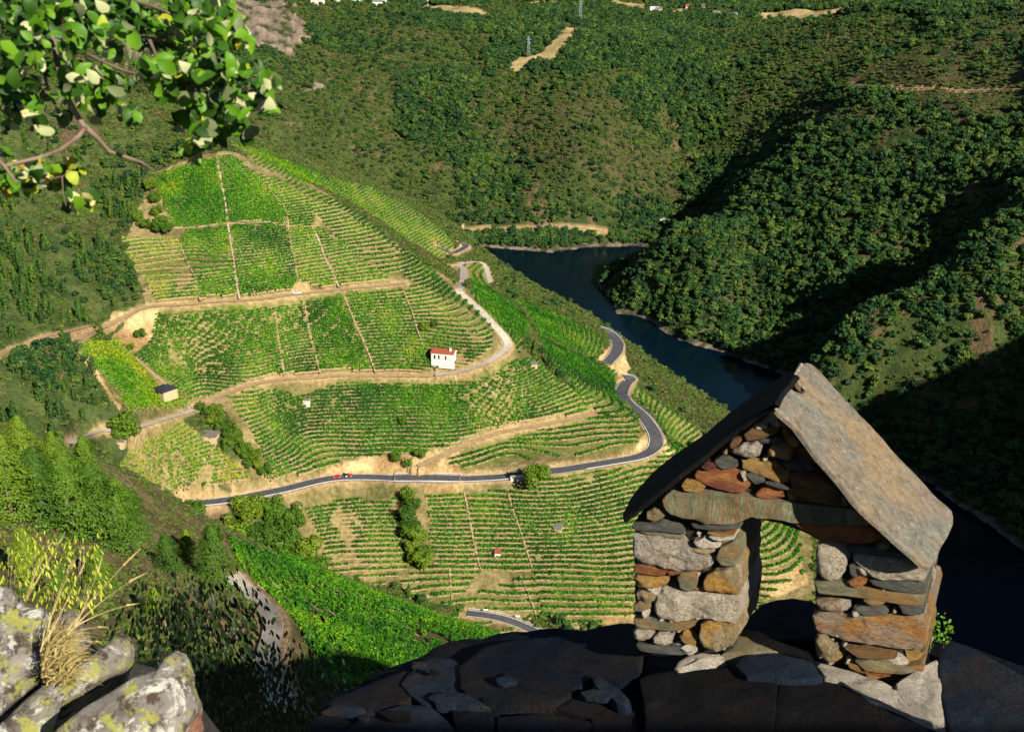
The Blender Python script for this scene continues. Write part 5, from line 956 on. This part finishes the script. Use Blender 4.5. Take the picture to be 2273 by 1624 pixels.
ct = empty('chestnut_tree', tuple(l3(1300, 1462, 6.5))); tag(ct, 'chestnut tree with long hanging leaves below the rocks, coloured dark as in shade', 'tree'); CLc = Vector(ct.location)
bm = bmesh.new(); CPOLY = [(820,900),(900,680),(1000,560),(1150,560),(1250,640),(1330,560),(1450,700),(1560,640),(1640,640),(1700,740),(1760,900),(1880,900),(1900,1100),(1980,1180),(2050,1300),(1900,1462),(1290,1462),(1230,1150),(1150,920),(950,980)]
PA = np.array(CPOLY, float); cnt = 0
while cnt < 560:
    x, y = rl.uniform(820, 2050), rl.uniform(540, 1470)
    if not inpoly(np.array([x]), np.array([y]), PA)[0]: continue
    if rl.random() > .25 + .75 * min(1, (y - 540) / 500) or fbm(np.array([x / 160.]), np.array([y / 160.]), 3)[0] < -.10: continue
    if 1440 < x < 1790 and y < 1200 and rl.random() < .85: continue
    spray(bm, x, y, rl.uniform(5.6, 7.4), 6, (.030, .060), .17); cnt += 1
for v in bm.verts: v.co -= CLc
bmobj('leaves', bm, M['chestnut'], ct)
bm = bmesh.new()
for (pts, r) in [([(1290,1500),(1310,1200),(1400,950),(1560,760),(1640,640)], .012), ([(1310,1250),(1150,1000),(1050,800),(1000,600)], .010), ([(1350,1400),(1600,1200),(1750,1050),(1860,930)], .010), ([(1400,1470),(1700,1330),(1980,1250)], .010), ([(1400,950),(1300,780),(1340,620)], .007)]: tube(bm, [l3(x, y, 6.6) - CLc for x, y in pts], [r * (1 - .15 * i) for i in range(len(pts))], 6)
bmobj('branches', bm, M['bark'], ct, True)
for (lab, cs) in [('sunlit spray of yellow green hanging leaves at the left edge', [(60,280),(80,330),(100,420),(70,480),(90,540)]), ('large sunlit spray of yellow green hanging leaves left of the grass stems', [(230,300),(290,280),(340,320),(260,380),(350,390),(300,440),(220,340),(370,350)]), ('sunlit yellow green spray just above the second rock', [(340,560),(380,600),(350,640),(420,620)]), ('small sunlit yellow green spray among the grass stems', [(515,280),(530,320),(505,340)]), ('sunlit yellow green spray right of the grass stems', [(540,520),(560,560),(520,600),(570,500),(500,560)])]:
    e0 = l3(*cs[0], 4.2); sh = empty('shrub', tuple(e0)); tag(sh, lab, 'shrub', 'sunlit sprays by the rocks'); bm = bmesh.new(); bs = bmesh.new()
    for (x, y) in cs:
        spray(bm, x, y, rl.uniform(3.9, 4.4), 17, (.014, .027), .14, 1); tube(bs, [l3(x, y, 4.2) - e0, l3(x - 8, y + 90, 4.22) - e0, l3(cs[0][0], cs[-1][1] + 220, 4.3) - e0], [.0012, .0018, .0025], 5)
    for v in bm.verts: v.co -= e0
    bmobj('leaves', bm, M['sunspray'], sh); bmobj('stems', bs, M['bark'], sh, True)
bm = bmesh.new(); e0 = Vector(onplane(943, 640, RP0, RN)) + Vector((0, .05, -.02)); rb_ = empty('shrub', tuple(e0)); tag(rb_, 'small green bush behind the right foot of the belfry', 'shrub')
for i in range(150):
    a = rl.uniform(0, 6.28); r = .04 * rl.random() ** .5; p = Vector((math.cos(a) * r, math.sin(a) * r, rl.uniform(-.02, .06))); leaf(bm, p, Vector((rl.gauss(0, 1), rl.gauss(0, 1), rl.gauss(.5, 1))), Vector((rl.gauss(.3, .6), -.5, .8)), rl.uniform(.006, .012), .003, .2, 1, 0)
bmobj('leaves', bm, M['oak1'], rb_)
# ------------------------------------------------------------------ houses, huts, cars, pylons, guardrails
def foot(c, x, y, y0=400.0):
    u, v = px(c, [(x, y)])[0]; p = hit(u, v, y0); return np.array([p[0], p[1], float(H(p[0], p[1]))])
def house(name, pos, rz, w, d, h, lab, wallm, roofm, kind='gable', over=.35, rise=1.2, doors=(), wins=(), chim=None, grp=None, cat='house', dig=1.5, sc=1.22):
    """walls, roof, each door and window set proud of the wall, chimney"""
    root = empty(name, tuple(pos), rz); tag(root, lab, cat, grp); root.scale = (sc, sc, sc)
    bm = bmesh.new(); box(bm, (0, 0, h / 2 - dig / 2), (w, d, h + dig))
    if kind == 'gable':
        for s in (-1, 1):
            v = [bm.verts.new(p) for p in ((s*w/2, -d/2, h), (s*w/2, d/2, h), (s*w/2, 0, h + rise * .98))]; v2 = [bm.verts.new((q.co.x - s * .3, q.co.y, q.co.z)) for q in v]
            bm.faces.new(v); bm.faces.new(v2[::-1]); [bm.faces.new((v[i], v2[i], v2[(i + 1) % 3], v[(i + 1) % 3])) for i in range(3)]
    bmobj('wall', bm, wallm, root)
    bm = bmesh.new(); W_, D_ = w / 2 + over, d / 2 + over; th_ = .14
    if kind == 'gable':
        k_ = rise * over / (d / 2); tops = [((-W_, -D_, h - k_), (W_, -D_, h - k_), (W_, 0, h + rise), (-W_, 0, h + rise)), ((-W_, 0, h + rise), (W_, 0, h + rise), (W_, D_, h - k_), (-W_, D_, h - k_))]
    elif kind == 'hip': a = (0, 0, h + rise); c = [(-W_, -D_, h), (W_, -D_, h), (W_, D_, h), (-W_, D_, h)]; tops = [(c[i], c[(i + 1) % 4], a) for i in range(4)]
    else: tops = [((-W_, -D_, h), (W_, -D_, h), (W_, D_, h + rise), (-W_, D_, h + rise))]
    for t_ in tops:
        lo = [bm.verts.new(Vector(p) + Vector((0, 0, .02))) for p in t_]; up = [bm.verts.new(Vector(p) + Vector((0, 0, th_))) for p in t_]; n = len(t_)
        bm.faces.new(lo[::-1]); bm.faces.new(up); [bm.faces.new((lo[i], lo[(i + 1) % n], up[(i + 1) % n], up[i])) for i in range(n)]
    ro = bmobj('roof', bm, roofm, root)
    if chim:
        bm = bmesh.new(); box(bm, (chim[0], chim[1], h + rise * .6 + .5), (chim[2], chim[2], 1.4)); box(bm, (chim[0], chim[1], h + rise * .6 + 1.25), (chim[2] + .15, chim[2] + .15, .12)); bmobj('chimney', bm, chim[3], ro)
    for nm, lst, m in (('door', doors, M['woodbrown']), ('window', wins, M['dark'])):
        for (side, a, z0, ww, hh) in lst:
            bm = bmesh.new(); fr = bmesh.new()
            for b_, t_, g in ((bm, .05, 0), (fr, .035, .12)):
                if side in 'fb': y = (-1 if side == 'f' else 1) * (d / 2 + t_ / 2); box(b_, (a, y, z0 + hh / 2), (ww + g, t_, hh + g))
                else: x = (-1 if side == 'l' else 1) * (w / 2 + t_ / 2); box(b_, (x, a, z0 + hh / 2), (t_, ww + g, hh + g))
            o = bmobj(nm, bm, m, root); bmobj('frame', fr, M['stonewall'] if nm == 'door' else wallm, o)
    return root
house('white_house', foot('M4', 1842, 1272) + np.array([0, 2.2, 0]), R(-14), 10.5, 6.0, 5.6, 'white two storey house with a red tiled roof beside the concrete track', M['white'], M['redtile'], rise=1.3, wins=[('f',-3.6,2.7,.9,1.9),('f',-1.6,2.7,.8,1.9),('f',1.6,2.6,.8,2.0),('f',3.8,3.4,.1,.1),('l',0,2.8,.9,1.2)], doors=[('l',-1.2,0,1.1,2.1)], chim=(3.4,-1.2,.8,M['white']))
house('stone_house', foot('M5', 590, 455) + [0, 3.6, 1.6], R(-38), 7.4, 7.0, 3.0, 'stone house with a dark pyramid slate roof in the yellow green plot', M['stonewall'], M['slate'], 'hip', .5, 2.0, doors=[('l',-2.0,0,1.1,2.1)], wins=[('f',-.6,1.1,1.5,1.2)], chim=(.2,.3,.35,M['steel']))
house('flat_roofed_hut', foot('M5', 850, 690) + [0, 2.2, 0], R(-10), 6.2, 4.2, 2.6, 'yellowish hut with a flat grey slate roof in the sparse tan plot', M['stonewall'], M['greyroof'], 'mono', .5, .7, doors=[('l',-.6,0,1.0,1.9)], wins=[('f',.6,1.7,1.3,.35)], cat='hut')
house('grey_hut', foot('M5', 335, 716) + [0, 1, .8], R(-4), 4.6, 3.4, 1.7, 'low hut with a dark grey roof beside the round dark green tree', M['stonewall'], M['greyroof'], 'mono', .3, .8, wins=[('f',-.4,.5,.5,.5)], cat='hut')
house('white_hut', foot('M5', 1402, 485) + [0, 1.5, 0], R(-6), 3.0, 2.8, 2.5, 'tiny white hut with a grey roof in the deep green plot', M['white'], M['greyroof'], 'mono', .2, .6, wins=[('f',-.1,1.6,.4,.5)], doors=[('l',0,0,.8,1.7)], cat='hut')
house('stone_hut', foot('M6', 985, 842) + [0, 1.5, 0], R(20), 2.9, 2.6, 2.0, 'tiny stone hut with a grey roof near the end of the brown path', M['stonewall'], M['greyroof'], 'mono', .3, .6, wins=[('f',.2,.9,.4,.4)], cat='hut')
house('slate_hut', foot('D4', 1727, 275) + [0, 1.5, 0], R(-22), 3.0, 4.2, 1.6, 'hut with a wide grey slate roof left of the belfry, below the road', M['stonewall'], M['greyroof'], 'mono', .35, 1.2, wins=[('f',0,.6,.5,.4)], cat='hut')
house('red_roofed_hut', foot('D4', 1395, 418) + [0, 1.2, 0], R(-4), 2.4, 2.6, 2.1, 'tiny white hut with a red roof in the neatly striped plot', M['white'], M['redtile'], 'mono', .25, .7, doors=[('l',0,0,.7,1.6)], cat='hut')
# far villages
VM = [M['white'], M['stonewall']]; rv = random.Random(3)
for (c, x, y, w, h, rm, lab) in [('R1', 490, 28, 15, 6, 'slate', 'long white village house with a dark roof, leftmost of the far village'), ('R1', 612, 16, 7, 5, 'slate', 'small white village house second from left on the far ridge'), ('R1', 740, 12, 14, 5, 'redtile', 'village house with a red roof in the middle of the far village'), ('R1', 868, 38, 13, 6, 'greyroof', 'white village house standing lowest in the far village'), ('R1', 900, 16, 11, 6, 'slate', 'white village house behind the lowest one'), ('R1', 985, 8, 6, 5, 'redtile', 'rightmost white house of the left village, at the top edge'), ('R1', 1180, 32, 3, 7, 'greyroof', 'small white tower house at the corner of the brown field'),
     ('R2', 460, 52, 12, 6, 'slate', 'white farmhouse with a dark roof in the right village'), ('R2', 484, 62, 9, 5, 'greyroof', 'cream farmhouse just below the dark-roofed one'), ('R2', 630, 43, 7, 4, 'redtile', 'small pinkish house between the two farm groups'), ('R2', 760, 82, 13, 5, 'greyroof', 'low farm building left of the pair at right'), ('R2', 840, 84, 15, 4, 'greyroof', 'long low farm building right of the pair at right'), ('R2', 700, 44, 4, 4, 'slate', 'tiny white outbuilding beside the pinkish house')]:
    p = foot(c, x, y, 1500.0); house('village_house', p + [0, 2, 0], R(rv.uniform(-25, 15)), w, w * .62, h, lab, M['white'], M[rm], 'gable', .5, 2.2, wins=[('f', -w * .25, h * .4, 1.2, 1.4), ('f', w * .22, h * .4, 1.2, 1.4)], doors=[('f', 0, 0, 1.2, 2.2)], grp='houses of the far villages')
# pylons
def pylon(p, h, lab):
    root = empty('pylon', tuple(p)); tag(root, lab, 'pylon', 'power pylons'); bm = bmesh.new(); w0, w1 = h * .085, h * .018; L = [(-1,-1),(1,-1),(1,1),(-1,1)]; f = lambda s, t_: Vector((s[0] * (w0 + (w1 - w0) * t_), s[1] * (w0 + (w1 - w0) * t_), h * t_))
    for s in L: tube(bm, [f(s, -.02), f(s, 1)], .16, 4)
    for k in range(8):
        a, b = k / 8, (k + 1) / 8
        for i in range(4): tube(bm, [f(L[i], a), f(L[(i + 1) % 4], b)], .09, 4); tube(bm, [f(L[(i + 1) % 4], a), f(L[i], b)], .09, 4)
    bmobj('lattice', bm, M['steel'], root)
    for t_, w in ((.98, .09), (.86, .14), (.72, .11)):
        bm = bmesh.new(); tube(bm, [(-h * w, 0, h * t_), (h * w, 0, h * t_)], .14, 4); [tube(bm, [(s * h * w, 0, h * t_), (0, 0, h * (t_ + .05))], .09, 4) for s in (-1, 1)]; bmobj('cross_arm', bm, M['steel'], root)
pylon(foot('R1', 1822, 362, 1200.0), 27, 'grey steel lattice pylon at the lower end of the pale clearing'); pylon(foot('R1', 2148, 140, 1200.0), 32, 'grey steel lattice pylon above the top of the pale clearing')
# cars and tractor
M['carpale'] = simple('pale_car_paint', (.62,.72,.74), None, rough=.25, spec=.6); M['carred'] = simple('red_car_paint', (.45,.012,.02), None, rough=.3, spec=.6); M['rim'] = simple('light_rim', (.7,.68,.6), None, rough=.5)
def wheel(x, y, r, wd, root):
    bm = bmesh.new(); bmesh.ops.create_cone(bm, cap_ends=True, segments=16, radius1=r, radius2=r, depth=wd, matrix=Matrix.Translation((x, y, r)) @ Matrix.Rotation(R(90), 4, 'X')); w_ = bmobj('wheel', bm, M['rubber'], root)
    bm = bmesh.new(); bmesh.ops.create_cone(bm, cap_ends=True, segments=12, radius1=r * .6, radius2=r * .5, depth=wd + .04, matrix=Matrix.Translation((x, y, r)) @ Matrix.Rotation(R(90), 4, 'X')); bmobj('rim', bm, M['rim'], w_)
def loft(bm, secs, hw):
    prev = None
    for x, z0, z1, k in secs:
        cur = [bm.verts.new(p) for p in ((x, -hw * k, z0), (x, hw * k, z0), (x, hw * k * .92, z1), (x, -hw * k * .92, z1))]
        if prev: [bm.faces.new((prev[i], prev[(i + 1) % 4], cur[(i + 1) % 4], cur[i])) for i in range(4)]
        else: bm.faces.new(cur[::-1])
        prev = cur
    bm.faces.new(prev)
def car(p, rz, m, lab, L=4.3):
    root = empty('parked_car', tuple(p), rz); tag(root, lab, 'car'); s = L / 4.3; bm = bmesh.new(); loft(bm, [(-2.15*s,.45,.75,.85),(-2.0*s,.3,.88,.98),(-.9*s,.25,.95,1),(.9*s,.25,.95,1),(1.9*s,.3,.92,.98),(2.15*s,.45,.8,.85)], .86); bmobj('body', bm, m, root)
    bm = bmesh.new(); loft(bm, [(-1.1*s,.9,.93,.95),(-.45*s,.9,1.38,.88),(1.1*s,.9,1.40,.88),(1.75*s,.9,.95,.92)], .80); bmobj('window_band', bm, M['glass'], root); bm = bmesh.new(); loft(bm, [(-.5*s,1.385,1.44,.88),(1.15*s,1.405,1.46,.88)], .74); bmobj('roof', bm, m, root)
    for x in (-1.35, 1.35):
        for y in (-.8, .8): wheel(x * s, y, .32, .2, root)
    for y in (-.6, .6): bm = bmesh.new(); box(bm, (-2.13*s, y, .68), (.12, .3, .16)); bmobj('headlight', bm, M['rim'], root)
q = foot('M4', 1005, 868); d_ = float(road_dist([q[0]], [q[1]])[1][0]); car((q[0], q[1], d_ + .12 if d_ > 1 else q[2] + .1), R(14), M['carpale'], 'pale blue white car parked on the dirt track above the middle vineyard', 4.8)
q = PY(337, 478.5, 590); a_ = road_dist([q[0]], [q[1]]); 
def onroad(u, v): p = hit(u, v, 400.0); return (p[0], p[1], float(road_dist([p[0]], [p[1]])[1][0]) + .14)
car(onroad(337, 476.5), R(8), M['carred'], 'red car parked at the edge of the asphalt road behind the tractor', 4.4)
tr_ = empty('tractor', onroad(348, 475.5), R(186)); tag(tr_, 'red tractor with a dark cab parked on the asphalt road beside the red car', 'tractor')
bm = bmesh.new(); loft(bm, [(-2.0,.8,1.35,.9),(-1.9,.7,1.5,1),(-.2,.7,1.6,1)], .36); bmobj('bonnet', bm, M['carred'], tr_); bm = bmesh.new(); loft(bm, [(-.2,.8,2.0,.9),(0,.8,2.35,.85),(1.1,.8,2.35,.85),(1.3,.8,1.9,.9)], .72); bmobj('cab', bm, M['dark'], tr_)
bm = bmesh.new(); box(bm, (.5, 0, 2.42), (1.5, 1.5, .12)); bmobj('roof', bm, M['rim'], tr_)
for y in (-.8, .8): wheel(.8, y, .72, .38, tr_); wheel(-1.45, y, .42, .26, tr_)
# guardrails: posts and beams along the outer side of the road
def rail(Q, side, hw, i0, i1, lab):
    Q = Q[i0:i1]; d = np.gradient(Q[:, :2], axis=0); d /= np.linalg.norm(d, axis=1)[:, None]; nn = np.stack([-d[:, 1], d[:, 0]], -1) * side * (hw + .35); P = [Vector((a[0] + b[0], a[1] + b[1], a[2] + .1)) for a, b in zip(Q, nn)]
    L = [P[0]];                                     # even post spacing
    root = empty('guardrail', tuple(P[0])); tag(root, lab, 'guardrail'); O = P[0]; bm = bmesh.new(); prev = None
    for p in P:
        cur = [bm.verts.new(p - O + Vector((0, 0, z))) for z in (.42, .58, .74)]
        if prev: [bm.faces.new((prev[i], cur[i], cur[i + 1], prev[i + 1])) for i in range(2)]
        prev = cur
    b_ = bmobj('beam', bm, M['metal'], root); sm = b_.modifiers.new('thick', 'SOLIDIFY'); sm.thickness = .05; acc = 0; n = 0
    for a, b in zip(P, P[1:]):
        seg = (b - a).length
        while acc < seg and n < 95: bm = bmesh.new(); q = a.lerp(b, acc / seg) - O; box(bm, (q.x, q.y, q.z + .3), (.1, .1, .9)); bmobj('post', bm, M['steel'], root); acc += 4.0; n += 1
        acc -= seg
Q0 = RL[0][3]; nQ = len(Q0)
def qi(u, v): p = hit(u, v, 400.0); return int(np.argmin(np.hypot(Q0[:, 0] - p[0], Q0[:, 1] - p[1])))
ia, ib, ic, id_ = qi(320, 480), qi(536, 474), qi(600, 466), qi(656, 440); 
sgn = -1
rail(Q0, sgn, 4.0, min(qi(180,507), ia), ib, 'low guardrail along the lower side of the long straight stretch of road'); rail(Q0, sgn, 4.0, ic - 3, qi(655, 418) + 2, 'guardrail round the wide bend of the asphalt road'); rail(Q0, sgn, 4.0, qi(622, 394), nQ, 'guardrail round the small upper bend of the asphalt road')
Q1 = RL[1][3]; rail(Q1, -1, 4.0, 0, len(Q1), 'guardrail on the highest visible bend of the asphalt road'); Q3 = RL[3][3]; rail(Q3, 1, 3.0, 0, len(Q3), 'guardrail on the low stretch of road at the valley bottom')
# concrete culvert block beside the tree
c0 = foot('M6', 905, 1490); bm = bmesh.new(); box(bm, (0, 0, 0), (9.0, 2.4, 4.4), R(3)); box(bm, (0, 0, 2.3), (9.4, 2.9, .3), R(3)); o = bmobj('culvert_wall', bm, M['white']); o.location = tuple(c0 + [0, 1.5, .6]); tag(o, 'pale concrete wall block under the road beside the round bright tree', 'wall')
# two small white road signs low in the valley
for (x, y, lab) in ((1330, 716, 'left one of two small white signs on the low road in the valley'), (1503, 750, 'right one of two small white signs on the low road in the valley')):
    p = foot('D4', x, y); root = empty('road_sign', tuple(p)); tag(root, lab, 'sign', 'small white signs'); bm = bmesh.new(); tube(bm, [(0,0,-.3),(0,0,1.6)], .05, 6); bmobj('post', bm, M['steel'], root); bm = bmesh.new(); box(bm, (0, -.06, 1.8), (2.2, .05, .8)); bmobj('panel', bm, M['white'], root)
# bridge on the far road
pa, pb = np.array(hit(652, 221, 1200.0)), np.array(hit(704, 214, 1200.0)); zb = pa[2] + 1.2; root = empty('bridge', (pa[0], pa[1], zb)); tag(root, 'pale concrete road bridge at the mouth of the dark side gully', 'bridge'); dx_ = pb[0] - pa[0]; dy2 = (pb[1] - pa[1]) * .3
bm = bmesh.new(); n = 12; prev = None
for i in range(n + 1):
    t_ = i / n; x, y, z = dx_ * t_, dy2 * t_ + 0, math.sin(t_ * 1.6) * 3.0; cur = [bm.verts.new(p) for p in ((x, y - 3.2, z), (x, y + 3.2, z), (x, y + 3.2, z + .9), (x, y - 3.2, z + .9))]
    if prev: [bm.faces.new((prev[i_], prev[(i_ + 1) % 4], cur[(i_ + 1) % 4], cur[i_])) for i_ in range(4)]
    else: bm.faces.new(cur[::-1])
    prev = cur
bm.faces.new(prev); bmobj('deck', bm, M['white'], root)
for t_ in (.12, .45, .75):
    bm = bmesh.new(); box(bm, (dx_ * t_, dy2 * t_, math.sin(t_ * 1.6) * 3.0 - 5), (2.0, 5.0, 10)); bmobj('pier', bm, M['whitestone'], root)
for s in (-1, 1):
    bm = bmesh.new(); tube(bm, [(dx_ * i / 8, dy2 * i / 8 + s * 3.0, math.sin(i / 8 * 1.6) * 3.0 + 1.5) for i in range(9)], .3, 4); bmobj('parapet', bm, M['white'], root)
